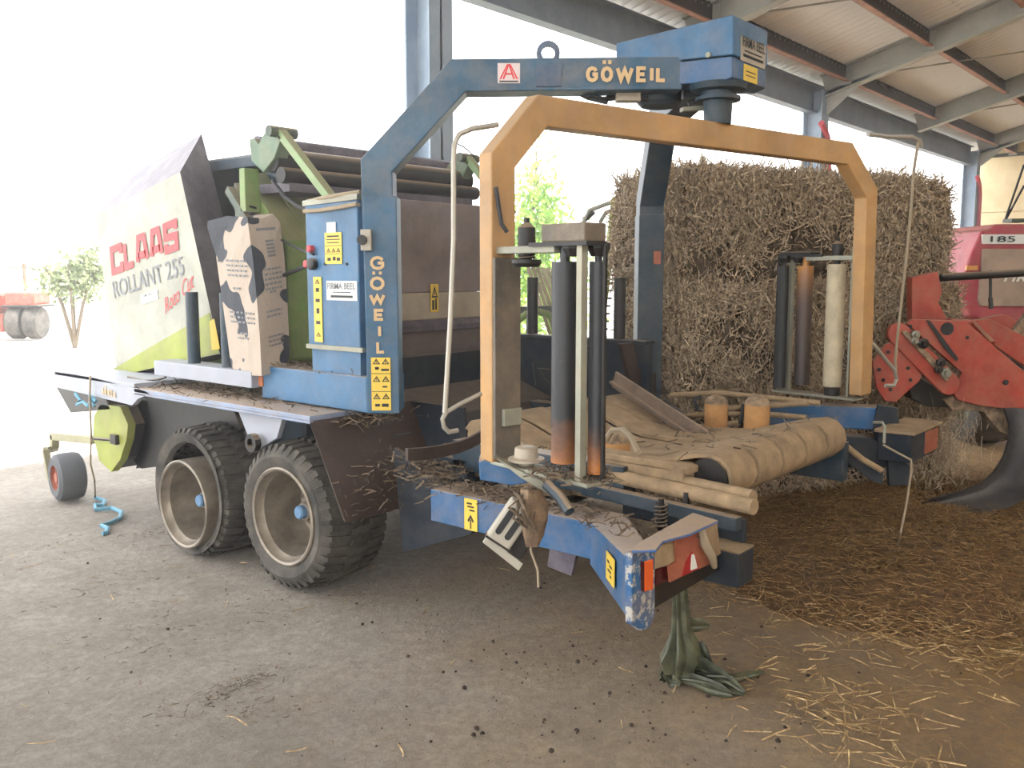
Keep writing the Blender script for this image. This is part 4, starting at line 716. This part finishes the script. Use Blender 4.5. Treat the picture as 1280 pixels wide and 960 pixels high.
b = MB(); b.prism([PZ(*p, .83) for p in ((789, 692), (800, 681), (866, 644), (898, 654), (862, 671), (846, 675), (829, 680), (820, 691))], (0, 0, .012)); P_('bumper_top', b, paint('dusty_bumper', '#2c65a8', dust=1.0, film=.4), R, .004)
b = MB(); b.prism([PY(*p, YB + .02) for p in ((819, 690), (897, 655), (900, 712), (819, 760))], (0, .02, 0)); bf = P_('bumper_face', b, M['black'], R, .003)
b = MB(); b.prism([PY(*p, YB - .004) for p in ((806, 702), (817, 699), (817, 737), (806, 740))], (0, .02, 0)); P_('amber_lamp', b, M['amber'], bp, .004); b = MB(); b.prism([PY(*p, YB - .002) for p in ((801, 702), (806, 702), (806, 740), (802, 738))], (0, .02, 0)); P_('lamp_bezel', b, M['lens'], bp)
b = MB(); b.prism([PY(*p, YB) for p in ((820, 712), (834, 708), (836, 726), (820, 732))], (0, .02, 0)); P_('red_lens', b, M['lens'], bf)
b = MB(); b.prism([PY(*p, YB - .01) for p in ((821, 690), (829, 672), (846, 676), (847, 700), (836, 706), (820, 711))], (0, .008, 0)); P_('scrap_plate', b, M['cardboard'], bf)
b = MB(); b.prism([PY(*p, YB - .02) for p in ((844, 674), (876, 661), (886, 690), (894, 702), (850, 722), (838, 728), (836, 708), (846, 702))], (0, .008, 0)); rp_ = P_('reflector_board', b, M['redplate'], bf)
b = MB(); b.prism([PY(*p, YB - .024) for p in ((853, 720), (858, 702), (866, 690), (871, 700), (874, 711))], (0, .004, 0), 0); b.prism([PY(*p, YB - .027) for p in ((864, 713), (865, 693), (868, 693), (872, 710))], (0, .004, 0), 1); P_('warning_triangle', b, [flat('reflector_red', '#a8232a', .3), M['sticker']], bf)
b = MB(); b.prism([PY(*p, YB - .0) for p in ((878, 660), (896, 653), (901, 692), (892, 698))], (0, .008, 0)); P_('scrap_plate', b, M['cardboard'], bf)
b = MB(); b.box(3.36, 3.50, 1.62, 1.80, .52, .665); P_('bumper_end', b, M['navyc'], R, .006); b = MB(); b.box(3.36, 3.50, 1.62, 1.80, .665, .672); P_('bumper_end_top', b, M['belt'])
b = MB(); b.tube([PY(877, 661, 1.65), PY(881, 680, 1.64), PY(890, 695, 1.63), PY(893, 708, 1.65)], [.014, .02, .018, .012], 7); P_('torn_edge', b, M['cord'], bf, 0, True)
# --- right tail
b = MB(); b.beam((5.86, 2.78, .845), (6.17, 2.0, .845), .16, .15); P_('tail_beam', b, M['blue'], R, .01); b = MB(); b.beam((5.55, 2.9, .60), (6.2, 1.95, .62), .12, .2); P_('tail_beam', b, M['navyc'], R, .006)
b = MB(); b.box(5.78, 6.33, 1.68, 1.88, .64, .815); rb2 = P_('bumper_box', b, M['navyc'], R, .006); b = MB(); b.box(5.76, 6.35, 1.66, 1.9, .815, .835); P_('bumper_top', b, M['belt'], R, .004)
b = MB(); b.box(6.05, 6.30, 1.67, 1.68, .66, .80); P_('reflector_board', b, M['redplate'], rb2)
b = MB(); b.prism([PD(*p, 5.9) for p in ((1098, 506), (1122, 510), (1126, 548), (1132, 572), (1108, 572), (1092, 540))], (.03, .02, 0)); P_('tail_plate', b, M['navyc'], R, .004)
b = MB(); b.prism([PD(*p, 5.75) for p in ((1056, 545), (1090, 548), (1110, 560), (1108, 582), (1064, 576))], (.1, .08, 0)); P_('tail_plate', b, M['navyc'], R, .004)
b = MB(); b.prism([PD(*p, 5.7) for p in ((1110, 575), (1130, 577), (1141, 584), (1138, 606), (1112, 608))], (.04, .03, 0)); P_('tail_plate', b, M['navyc'], R, .004)
b = MB(); b.prism([PD(*p, 5.45) for p in ((1044, 566), (1058, 558), (1104, 588), (1104, 606), (1090, 602))], (.02, .015, 0)); P_('tail_plate', b, M['navyc'], R, .004)
b = MB(); b.tube([PD(1056, 556, 5.4), PD(1078, 574, 5.4), PD(1102, 588, 5.4)], .018, 8); P_('tail_pipe', b, M['belt'], R, 0, True)
for q in (((838, 494), (900, 491), (960, 497), (1025, 504)), ((905, 512), (930, 508), (962, 507), (1010, 504)), ((845, 520), (900, 517), (962, 518), (1008, 522))):
    b = MB(); b.tube([PDV(p, d) for p, d in zip(q, (6.3, 6.2, 6.05, 5.9))], .018, 8); P_('side_pipe', b, M['belt'], R, 0, True)
for q in (((830, 500), (846, 512), (862, 528)), ((872, 512), (868, 500), (876, 496)), ((930, 505), (927, 520), (925, 530))):
    b = MB(); b.tube([PDV(p, 6.0) for p in q], .014, 6); P_('hydraulic_hose', b, M['hose'], R, 0, True)
b = MB(); b.tube([PD(876, 534, 5.9), PD(922, 529, 5.9)], .02, 8); P_('cross_pipe', b, M['belt'])
b = MB(); b.tube([PD(1092, 528, 5.55), PD(1103, 528, 5.5), PD(1106, 534, 5.5), PD(1105, 554, 5.5)], .009, 6); P_('pin_handle', b, M['galv'])
b = MB(); b.box(5.12, 5.2, 1.85, 3.4, .62, .84); P_('table_side', b, M['navy'], R, .005); b = MB(); b.box(5.25, 5.32, 2.2, 3.5, .62, .8); P_('table_side', b, M['navy'])
# --- inner walls below the tailgate
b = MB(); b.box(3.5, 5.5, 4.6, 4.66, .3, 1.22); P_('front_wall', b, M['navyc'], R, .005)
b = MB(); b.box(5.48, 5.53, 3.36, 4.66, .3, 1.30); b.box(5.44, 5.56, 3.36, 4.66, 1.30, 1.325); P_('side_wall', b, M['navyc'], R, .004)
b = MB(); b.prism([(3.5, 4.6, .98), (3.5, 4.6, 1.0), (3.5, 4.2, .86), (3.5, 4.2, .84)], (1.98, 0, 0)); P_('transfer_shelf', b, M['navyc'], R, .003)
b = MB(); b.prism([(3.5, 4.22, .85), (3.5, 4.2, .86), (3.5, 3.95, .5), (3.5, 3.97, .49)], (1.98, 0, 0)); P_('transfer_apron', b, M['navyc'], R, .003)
b = MB(); ln = [PY(510, 561, 3.2), PY(530, 560, 3.2), PY(552, 557, 3.2), PY(575, 552, 3.2), PY(590, 546, 3.2), PY(604, 538, 3.2)]
b.add([p + V((0, dy, dz)) for p in ln for dy, dz in ((0, 0), (0, -.06), (.02, -.06), (.02, 0))], [(4 * i + j, 4 * i + 4 + j, 4 * i + 4 + (j + 1) % 4, 4 * i + (j + 1) % 4) for i in range(5) for j in range(4)] + [(0, 1, 2, 3), (20, 21, 22, 23)]); P_('curved_lip', b, M['brown'], R)
b = MB(); b.box(3.55, 4.6, 3.30, 3.5, .62, .80); P_('cross_member', b, M['navy'], R, .006)
b = MB(); b.prism([PD(*p, 3.98) for p in ((598, 577), (606, 575), (652, 590), (660, 604), (640, 607), (600, 600))], (.12, .1, 0)); P_('arm_bracket', b, M['blue'], R, .005)
b = MB(); b.prism([PD(*p, 3.8) for p in ((618, 571), (640, 584), (676, 600), (690, 612), (682, 616), (650, 597))], (.06, .05, .0)); P_('arm_strap', b, M['galv'], R, .003)
b = MB(); b.tube([PD(683, 605, 3.6), PD(700, 622, 3.55), PD(712, 640, 3.5)], .022, 8); P_('stub_pipe', b, M['navy'], R, 0, True)
b = MB(); b.prism([PY(*p, 3.42) for p in ((776, 430), (792, 428), (799, 462), (822, 466), (836, 492), (800, 494), (786, 470))], (0, .03, 0)); P_('post_foot', b, M['brown'], R, .003)
# dirt lying on the machine
def clump(name, spots, parent=R, mat='darkweed', ln=(.03, .09), wd=(.004, .009), up=.35):
    P = np.concatenate([np.array(c) + rng.normal(size=(n, 3)) * np.array(s) for c, n, s in spots]); n = len(P); d = rng.normal(size=(n, 3)); d[:, 2] *= up
    o = ribbons(name, P, d, rng.uniform(*ln, n), rng.uniform(*wd, n), M[mat], parent); o['kind'] = 'stuff'; return o
clump('chaff_on_beam', [((3.3, 2.95, .735), 170, (.05, .14, .012)), ((3.25, 2.7, .75), 260, (.05, .09, .025)), ((3.3, 2.4, .735), 80, (.05, .1, .01)), ((3.0, 1.95, .80), 40, (.08, .1, .006))])
clump('chaff_on_deck', [((3.3, 4.9, 1.045), 200, (.12, .4, .006)), ((3.3, 5.4, 1.045), 120, (.1, .3, .006)), ((3.42, 4.3, 1.245), 120, (.06, .25, .005)), ((3.4, 3.9, 1.0), 160, (.1, .1, .02))])
clump('chaff_on_mudguard', [((3.35, 3.68, .62), 90, (.18, .04, .08)), ((3.45, 3.5, .78), 220, (.12, .15, .04)), ((3.3, 3.3, .76), 160, (.08, .1, .03))])
clump('chaff_on_table', [(EP(-1.475, 1.0) + ET * .47, 220, (.06, .08, .01)), ((3.75, 2.75, .83), 260, (.1, .15, .04)), ((4.4, 2.5, .89), 60, (.4, .2, .01)), ((4.4, 1.95, 1.0), 25, (.4, .05, .004))])
b = MB(); b.lathe((3.72, 2.85, .70), (0, 0, 1), [(0, .24), (.08, .2), (.14, .1), (.16, 0)], 14); o = P_('dirt_heap', b, M['dirt'], R, 0, True)
clump('cobwebs', [(EP(-1.4, 1.5) + ET * .42, 20, (.05, .04, .25)), ((5.4, 3.9, .8), 24, (.05, .3, .2))], R, 'cord', (.05, .2), (.0015, .003), 1)
# ---------------- loose things on and under the machine ----------------
# dangling control box
c = PD(637, 655, 3.72); xa = (AD * .55 + Z3 * .83).normalized(); za = (AD * .83 - Z3 * .55).normalized(); na = AN
t = thing('control_box', c, 'grey slotted plastic lamp box dangling askew from a wire bundle at the blue tail beam', 'control box')
b = MB(); b.obox(c, xa, za, na, .20, .11, .07); bx_ = b.build('casing', M['plast'], t, .012)
for k in (-.026, .018):
    b = MB(); e = c + na * .036 + za * k + xa * .01; n = 16; rr = .013; b.prism([e + xa * ((.05 if math.cos(a) > 0 else -.05) + rr * math.cos(a)) + za * rr * math.sin(a) for a in [2 * math.pi * (i + .5) / n for i in range(n)]], na * .004); b.build('slot', M['brubber'], t)
b = MB(); b.obox(c - xa * .085 + na * .002, xa, za, na, .008, .116, .076); b.build('seam', M['black'], t)
b = MB(); b.obox(c + za * .085 - xa * .02 - na * .02, xa, za, na, .17, .07, .03); b.build('lens', M['black'], t, .006)
b = MB(); b.obox(c + za * .045 - xa * .118 - na * .01, (za - xa * .1), xa, na, .19, .035, .012); b.build('bottom_plate', M['plast'], t, .004)
rgs = random.Random(3)
for k in range(9):
    a0 = PD(655 + rgs.uniform(-14, 16), 612 + rgs.uniform(-5, 6), 3.72); a1 = PD(648 + rgs.uniform(-16, 24), 640 + rgs.uniform(-8, 8), 3.62 + rgs.uniform(-.05, .05)); a2 = PD(662 + rgs.uniform(-10, 16), 665 + rgs.uniform(-8, 20), 3.66)
    MB().tube([a0, (a0 + a1) / 2 + V((0, 0, .015)), a1, a2], .006, 5).build('wire', M['darkweed'], t, 0, True)
MB().tube([PD(661, 660, 3.66), PD(664, 690, 3.66), PD(672, 712, 3.66), PD(673, 734, 3.66)], .005, 5).build('wire', M['cord'], t, 0, True)
b = MB(); n = 14; vs = []; prof = [(612, 12, 0), (630, 17, 4), (650, 15, 8), (668, 12, 10), (684, 7, 6)]
for j, (py, hw, sx) in enumerate(prof):
    for i in range(n):
        a = 2 * math.pi * i / n; f = 1 + .25 * math.sin(3 * a + j) + .12 * math.sin(7 * a); vs.append(PD(664 + sx * .3 + hw * math.cos(a) * f, py, 3.68 + .045 * math.sin(a) * f))
b.add(vs, [(j * n + i, j * n + (i + 1) % n, (j + 1) * n + (i + 1) % n, (j + 1) * n + i) for j in range(4) for i in range(n)] + [tuple(range(n)), tuple(range(4 * n, 5 * n))])
tag(b.build('torn_bag', two('torn_brown_sack', '#5f4c3d', '#8b745c', 12, rough=.9, bmp=.8, bscale=30), None, 0, .9), 'torn brown bag remnant hanging beside the grey lamp box', 'bag')
# olive plastic hanging under the bumper
t = thing('plastic_film', PZ(880, 862, 0), 'dirty olive plastic film hanging from the bumper and bunched on the floor', 'plastic film'); rgs = random.Random(11)
def folds(name, ctr, rad, nfold=7, n=40, seed=0):
    b = MB(); k = len(ctr); vs = []
    for j, (c, r) in enumerate(zip(ctr, rad)):
        c = V(c); tg_ = (V(ctr[min(j + 1, k - 1)]) - V(ctr[max(j - 1, 0)])).normalized(); u = tg_.cross(V((.3, .9, .2))).normalized(); w = tg_.cross(u)
        for i in range(n):
            a = 2 * math.pi * i / n; f = 1 + .38 * math.sin(nfold * a + seed + j * .25) + .15 * math.sin(3 * a + j * .5 + seed); vs.append(c + (u * math.cos(a) + w * .6 * math.sin(a)) * r * f)
    b.add(vs, [(j * n + i, j * n + (i + 1) % n, (j + 1) * n + (i + 1) % n, (j + 1) * n + i) for j in range(k - 1) for i in range(n)]); return b.build(name, M['wrap'], t, 0, True)
q = PZ(855, 842, 0); dd = 3.31
hp = lambda x, y: onp(x, y, PZ(852, 858, 0), fw_)
folds('hanging_strip', [hp(848, 726), hp(849, 745), hp(850, 765), hp(850, 788), hp(852, 808), hp(850, 824), hp(848, 840)], [.026, .03, .034, .038, .066, .085, .06], 6)
for i, (p0, p1, p2, r) in enumerate((((835, 830), (845, 846), (868, 848), .045), ((850, 838), (880, 848), (925, 866), .04), ((842, 822), (858, 812), (886, 806), .03), ((870, 836), (892, 854), (930, 868), .035), ((850, 850), (885, 862), (915, 868), .03), ((832, 842), (830, 850), (850, 854), .03), ((885, 850), (915, 848), (955, 838), .02), ((860, 830), (875, 830), (895, 858), .04))):
    f = lambda p, h: (lambda g: V((g.x, g.y, h)))(PZ(p[0], p[1] + 6, 0)); h = (.05, .06, .13, .05, .03, .03, .02, .09)[i]; h2 = (.05, .03, .12, .025, .02, .02, .015, .03)[i]
    a, m_, c = f(p0, h), f(p1, h * 1.1), f(p2, h2); folds('fold', [a, (a + m_) / 2 + V((0, 0, .01)), m_, (m_ + c) / 2, c], [r * .6, r, r, r * .9, r * .3], 4 + i % 3, 22, i)
# paper twine sack standing on the beam
L0, R0 = PX(290, 468, 3.16), PX(362, 462, 3.4); K0 = PX(330, 470, 3.06); K0.z = 1.2
t = thing('paper_sack', (3.25, 4.62, 1.2), 'crumpled tan paper sack with black cow-patch print standing on the blue deck', 'sack')
def row(zz, pts, d): return [PD(x, y, d_) for (x, y), d_ in zip(pts, d)]
rows = []
for k, (l, m_, r) in enumerate((((290, 468), (327, 470), (362, 461)), ((284, 420), (325, 424), (361, 414)), ((277, 370), (321, 374), (359, 366)), ((270, 320), (316, 322), (355, 316)), ((259, 284), (310, 280), (350, 278)))):
    a, c, e = PD(*l, 5.75), PD(*m_, 5.48), PD(*r, 5.66); bk = a + e - c + fw_ * .02; a2, b2 = (a + c) / 2, (c + e) / 2; j = .012
    rows.append([a, a2 + V((rgs.uniform(-j, j), rgs.uniform(-j, j), 0)), c, b2 + V((rgs.uniform(-j, j), rgs.uniform(-j, j), 0)), e, (e + bk) / 2, bk, (bk + a) / 2])
top = [p + Z3 * rgs.uniform(.03, .085) + (sum(rows[-1], V()) / 8 - p) * rgs.uniform(.02, .2) for p in rows[-1]]; rows.append(top); b = MB(); n = 8
b.add([p for r_ in rows for p in r_], [(j * n + i, j * n + (i + 1) % n, (j + 1) * n + (i + 1) % n, (j + 1) * n + i) for j in range(5) for i in range(n)] + [tuple(range(n))])
b.build('sack_body', M['cow'], t)
def face(side, u, v):   # point on the left (0) or right (1) face of the sack, v from foot to shoulder
    f = v * 4; k = min(3, int(f)); f -= k; g = u * 2; q = min(1, int(g)); g -= q; q += 2 * side
    lo_ = rows[k][q].lerp(rows[k][q + 1], g); hi_ = rows[k + 1][q].lerp(rows[k + 1][q + 1], g); return lo_.lerp(hi_, f)
fn = [(rows[2][2] - rows[2][0]).cross(Z3).normalized(), (rows[2][4] - rows[2][2]).cross(Z3).normalized()]
fn = [f if f.dot(AN) > 0 else -f for f in fn]; b = MB(); rg2 = random.Random(5)
def bar(sd, u0, u1, v0, v1): b.prism([face(sd, u0, v0) + fn[sd] * .003, face(sd, u1, v0) + fn[sd] * .003, face(sd, u1, v1) + fn[sd] * .003, face(sd, u0, v1) + fn[sd] * .003], fn[sd] * .002)
bar(1, .2, .8, .945, .965)
for i in range(5): bar(1, .42, .68, .74 + i * .028, .757 + i * .028)
for sd, u0, u1, v0, n_ in ((0, .3, .85, .72, 4), (1, .3, .85, .66, 5), (0, .2, .9, .40, 3), (1, .3, .8, .40, 2), (0, .35, .7, .27, 2), (1, .3, .8, .24, 3), (0, .4, .6, .55, 1), (1, .45, .65, .52, 1)):
    for i in range(n_):
        u = u0
        while u < u1: l_ = rg2.uniform(.04, .11); bar(sd, u, min(u + l_, u1), v0 - i * .03, v0 - i * .03 + .012); u += l_ + .04
b.build('printed_mark', M['greyink'], t)['kind'] = 'stuff'
# blue twine from the rail to the floor
t = thing('blue_twine', PZ(135, 650, 0), 'tangled blue twine hung from the rail and trailing onto the floor beside the small wheel', 'twine'); dT = 6.75
b = MB(); b.tube([PX(113, 470, 3.03), PX(112, 500, 3.0), PX(114, 540, 3.0), PX(113, 580, 3.0), PX(118, 600, 3.0), PZ(119, 622, .01)], .007, 6); b.build('hanging_cord', M['cord'], t, 0, True)
b = MB(); b.tube([PZ(*p, .012) for p in ((119, 622), (131, 626), (128, 632), (119, 631), (120, 637), (140, 635), (152, 640), (150, 648), (136, 654), (127, 657), (135, 660), (133, 666), (128, 667))], .016, 7); b.build('floor_coil', M['rope'], t, 0, True)
b = MB(); b.tube([PX(*p, 3.02) for p in ((94, 492), (100, 500), (96, 506), (104, 502), (110, 508), (116, 496), (120, 502), (112, 494), (118, 508))], .012, 6); b.build('knot', M['rope'], t, 0, True)
# pale cord hanging from the right tail
t = MB(); t.tube([PD(1104, 556, 5.5), PD(1122, 566, 5.5), PD(1139, 575, 5.48), PD(1139, 590, 5.48), PD(1133, 630, 5.48), PD(1126, 665, 5.48), PZ(1121, 690, .01)], .007, 6)
tag(t.build('pale_cord', M['cord'], None, 0, True), 'thin pale cord hanging from the right tail down to the straw', 'cord')
# ---------------- red plough ----------------
t = thing('plough', PZ(1215, 645, 0), 'red plough with bolted plates and a dark curved share beside the hay stack', 'plough')
def plate(name, pts, d, th, mat, bev=.006, par=None): return MB().prism([PD(x, y, d) for x, y in pts], fw_ * th).build(name, M[mat], par or t, bev)
plate('mast', ((1140, 347), (1150, 344), (1172, 339), (1178, 364), (1173, 378), (1186, 402), (1180, 408), (1140, 408)), 7.35, .10, 'red')
main = plate('beam_plate', ((1134, 405), (1140, 399), (1207, 401), (1243, 433), (1300, 480), (1300, 520), (1257, 511), (1224, 507), (1197, 500), (1190, 488), (1203, 466)), 7.1, .05, 'red')
plate('beam_plate', ((1206, 402), (1236, 398), (1300, 430), (1300, 470), (1243, 432)), 7.5, .06, 'red')
side = plate('side_plate', ((1091, 452), (1108, 430), (1119, 427), (1152, 468), (1150, 476), (1120, 503), (1106, 501), (1096, 484)), 7.0, .04, 'red')
lk = []
for cx, cy, a0 in ((1124, 417, 135), (1186, 480, -45)):
    for i in range(9): a = math.radians(a0 + 90 - 180 * i / 8); lk.append((cx + 14 * math.cos(a), cy - 14 * math.sin(a)))
link_ = plate('slotted_link', [lk[i] for i in range(9)][::-1] + [lk[9 + i] for i in range(9)][::-1], 6.98, .05, 'red')
plate('wear_strip', ((1127, 415), (1134, 413), (1188, 470), (1184, 478)), 6.96, .02, 'dirt', .004)
for i, (px, py, r) in enumerate(((1143, 418, .032), (1142, 426, .028), (1153, 429, .04), (1175, 453, .035), (1172, 462, .03), (1181, 466, .04))):
    b = MB(); b.lathe(PD(px, py, 6.95), -fw_, [(0, r), (.03, r), (.035, r * .6), (.06, r * .6), (.06, 0)], 8); b.build('bolt', M['galv' if i in (0, 1, 5) else 'black'], t)
for i, (px, py, d, r) in enumerate(((1184, 411, 7.09, .05), (1209, 422, 7.09, .014), (1138, 408, 7.09, .014), (1257, 478, 7.09, .022), (1099, 462, 6.99, .014), (1104, 475, 6.99, .014), (1113, 487, 6.99, .014), (1110, 440, 6.99, .014), (1135, 460, 6.99, .014), (1138, 475, 6.99, .014))):
    b = MB(); b.lathe(PD(px, py, d), -fw_, [(0, r), (.004, r), (.004, 0)], 14); b.build('bolt_hole', M['brubber'], t)
b = MB(); b.prism([PD(*p, 7.08) for p in ((1158, 400), (1163, 401), (1198, 448), (1196, 452), (1180, 435))], fw_ * .005); b.build('slot', M['brubber'], t)
plate('share_leg', ((1136, 482), (1150, 472), (1180, 490), (1200, 497), (1190, 510), (1160, 508), (1140, 498)), 7.2, .16, 'black')
plate('leg_casting', ((1180, 500), (1200, 492), (1262, 510), (1262, 545), (1250, 540), (1230, 515), (1190, 512)), 7.15, .12, 'dirt')
up = [(1256, 511), (1262, 530), (1262, 550), (1256, 570), (1244, 590), (1226, 606), (1204, 614), (1180, 620), (1155, 628), (1130, 637), (1104, 641)]; lo = [(1310, 515), (1312, 545), (1312, 575), (1306, 600), (1288, 620), (1262, 634), (1232, 642), (1205, 647), (1175, 647), (1145, 646), (1106, 645)]
dp = [7.0, 6.98, 6.95, 6.92, 6.88, 6.83, 6.8, 6.8, 6.82, 6.86, 6.92]; b = MB(); vs = []; S2 = 6
for j in range(11):
    a, c = PDV(up[j], dp[j] + .02), PDV(lo[j], dp[j] - .1)
    for i in range(S2 + 1):
        u = i / S2; p = a.lerp(c, u) + fw_ * .10 * math.sin(math.pi * u); p.z = max(p.z, .02); vs.append(p)
    for i in range(S2 + 1):
        u = 1 - i / S2; p = a.lerp(c, u) + fw_ * (.10 * math.sin(math.pi * u) + .03); p.z = max(p.z, .005); vs.append(p)
m2 = 2 * (S2 + 1); b.add(vs, [(j * m2 + i, j * m2 + (i + 1) % m2, (j + 1) * m2 + (i + 1) % m2, (j + 1) * m2 + i) for j in range(10) for i in range(m2)] + [tuple(range(m2)), tuple(range(10 * m2, 11 * m2))]); b.build('mouldboard', M['blade'], t, 0, .6)
b = MB(); b.tube([PD(1176, 347, 7.4), PD(1230, 344, 7.4), PD(1330, 338, 7.4)], .032, 12); b.build('top_link', M['black'], t, 0, .6)
b = MB(); b.tube([PD(1238, 338, 7.4), PD(1238, 372, 7.42)], .012, 8); b.tube([PD(1238, 372, 7.42), PD(1239, 386, 7.42)], .018, 8); b.build('hanging_pin', M['black'], t)
plate('rear_plate', ((1226, 398), (1256, 393), (1290, 410), (1290, 440), (1246, 424)), 8.1, .06, 'red'); plate('rear_share', ((1254, 430), (1290, 382), (1300, 395), (1300, 440)), 7.7, .05, 'dirt')
b = MB(); b.lathe(PD(1246, 412, 8.05), -fw_, [(0, .03), (.04, .03), (.04, 0)], 10); b.build('bolt', M['galv'], t)
b = MB(); b.tube([PD(1186, 402, 7.3), PD(1215, 404, 7.4), PD(1240, 430, 7.2)], .03, 8); b.build('cross_tube', M['red'], t, 0, True)
b = MB(); c0_ = PD(1175, 560, 7.6)
P = np.array(PD(1175, 545, 7.45)) + rng.normal(size=(900, 3)) * np.array((.13, .13, .2)); d = rng.normal(size=(900, 3)) * .5; d[:, 2] -= 1.2; P[:, 2] = np.abs(P[:, 2] - .02) + .02
tag(ribbons('hanging_straw', P, d, rng.uniform(.08, .2, 900), rng.uniform(.003, .006, 900), M['hay']), 'ragged brown straw bunch hanging between the red plough and the floor', 'straw', None, 'stuff')
# ---------------- red machine behind the plough ----------------
g = PD(1260, 545, 10.2); g.z = 0
t = thing('red_machine', g, 'faded red farm machine with white 185 badge, parked behind the plough', 'machine')
def front(name, pts, d, th, mat, bev=.01): return MB().prism([PD(x, y, d) for x, y in pts], fw_ * th).build(name, M[mat] if isinstance(mat, str) else mat, t, bev)
front('hood', ((1196, 350), (1205, 345), (1214, 318), (1228, 287), (1238, 287), (1243, 280), (1420, 279), (1420, 402), (1235, 402), (1215, 396), (1205, 380)), 10.1, 1.6, 'pink', .03)
front('badge_strip', ((1228, 293), (1330, 293), (1330, 305), (1228, 305)), 10.08, .03, 'sticker', .003)
o = PD(1238, 302.5, 10.07); text('185', o, AD, Z3, .064, (PD(1269, 302.5, 10.07) - o).length, M['ink'], t, 'badge_lettering', .008)
front('side_grille', ((1229, 311), (1330, 311), (1330, 383), (1226, 383), (1223, 375)), 10.07, .04, paint('faded_grille', '#b09a88', dust=0, film=.3), .006)
o = PD(1254, 352, 10.05); text('FIR', o, AD, Z3, (PD(1254, 342, 10.05) - o).length, (PD(1283, 352, 10.05) - o).length, M['sticker'], t, 'lettering', .03, shear=.25)
front('amber_marker', ((1209, 332), (1223, 332), (1222, 338), (1208, 338)), 10.06, .04, flat('amber_marker', '#e0a050', .4), .004)
front('lower_panel', ((1228, 402), (1420, 402), (1420, 470), (1240, 470)), 10.2, 1.2, 'black', .02)
b = MB(); c = PD(1226, 522, 9.75); c.z = .42
b.lathe(c, AD, [(-.22, .2), (-.23, .34), (-.2, .40), (-.1, .42), (.1, .42), (.2, .40), (.23, .34), (.22, .2)], 32); w1 = b.build('front_tyre', M['rubber'], t, 0, .6)
b = MB(); b.lathe(c, AD, [(-.2, .22), (-.1, .2), (-.08, .05), (-.08, 0)], 24); b.build('wheel_rim', M['galv'], t, 0, .6)
b = MB(); c = PD(1400, 470, 11.0); c.z = .75
b.lathe(c, AD, [(-.25, .4), (-.27, .62), (-.2, .74), (.2, .74), (.27, .62), (.25, .4)], 32); b.build('rear_tyre', M['rubber'], t, 0, .6)
for q in (((1256, 276), (1280, 206)), ((1280, 232), (1256, 277))):
    b = MB(); b.tube([PDV(p, 10.6) for p in q], .012, 6); b.build('hood_stay', M['black'], t)
b = MB(); b.obox(PD(1269, 276, 10.5), AD, fw_, Z3, .18, .2, .04); b.build('hood_vent', M['dgreen'], t)
# ---------------- haze volume added for veiling glare ----------------
m = bpy.data.materials.new('glare_air'); m.use_nodes = True; tr = m.node_tree; tr.nodes.remove(tr.nodes['Principled BSDF'])
vs_ = tr.nodes.new('ShaderNodeVolumeScatter'); vs_.inputs['Density'].default_value = 0.01; vs_.inputs['Anisotropy'].default_value = 0.75; vs_.inputs['Color'].default_value = (1, .985, .96, 1)
tr.links.new(vs_.outputs[0], tr.nodes['Material Output'].inputs['Volume'])
tag(MB().box(-8.9, 26.9, -9.1, 14, .0, 12).build('glare_haze', m), 'thin haze volume added for veiling glare in the backlit barn', 'haze', None, 'stuff')
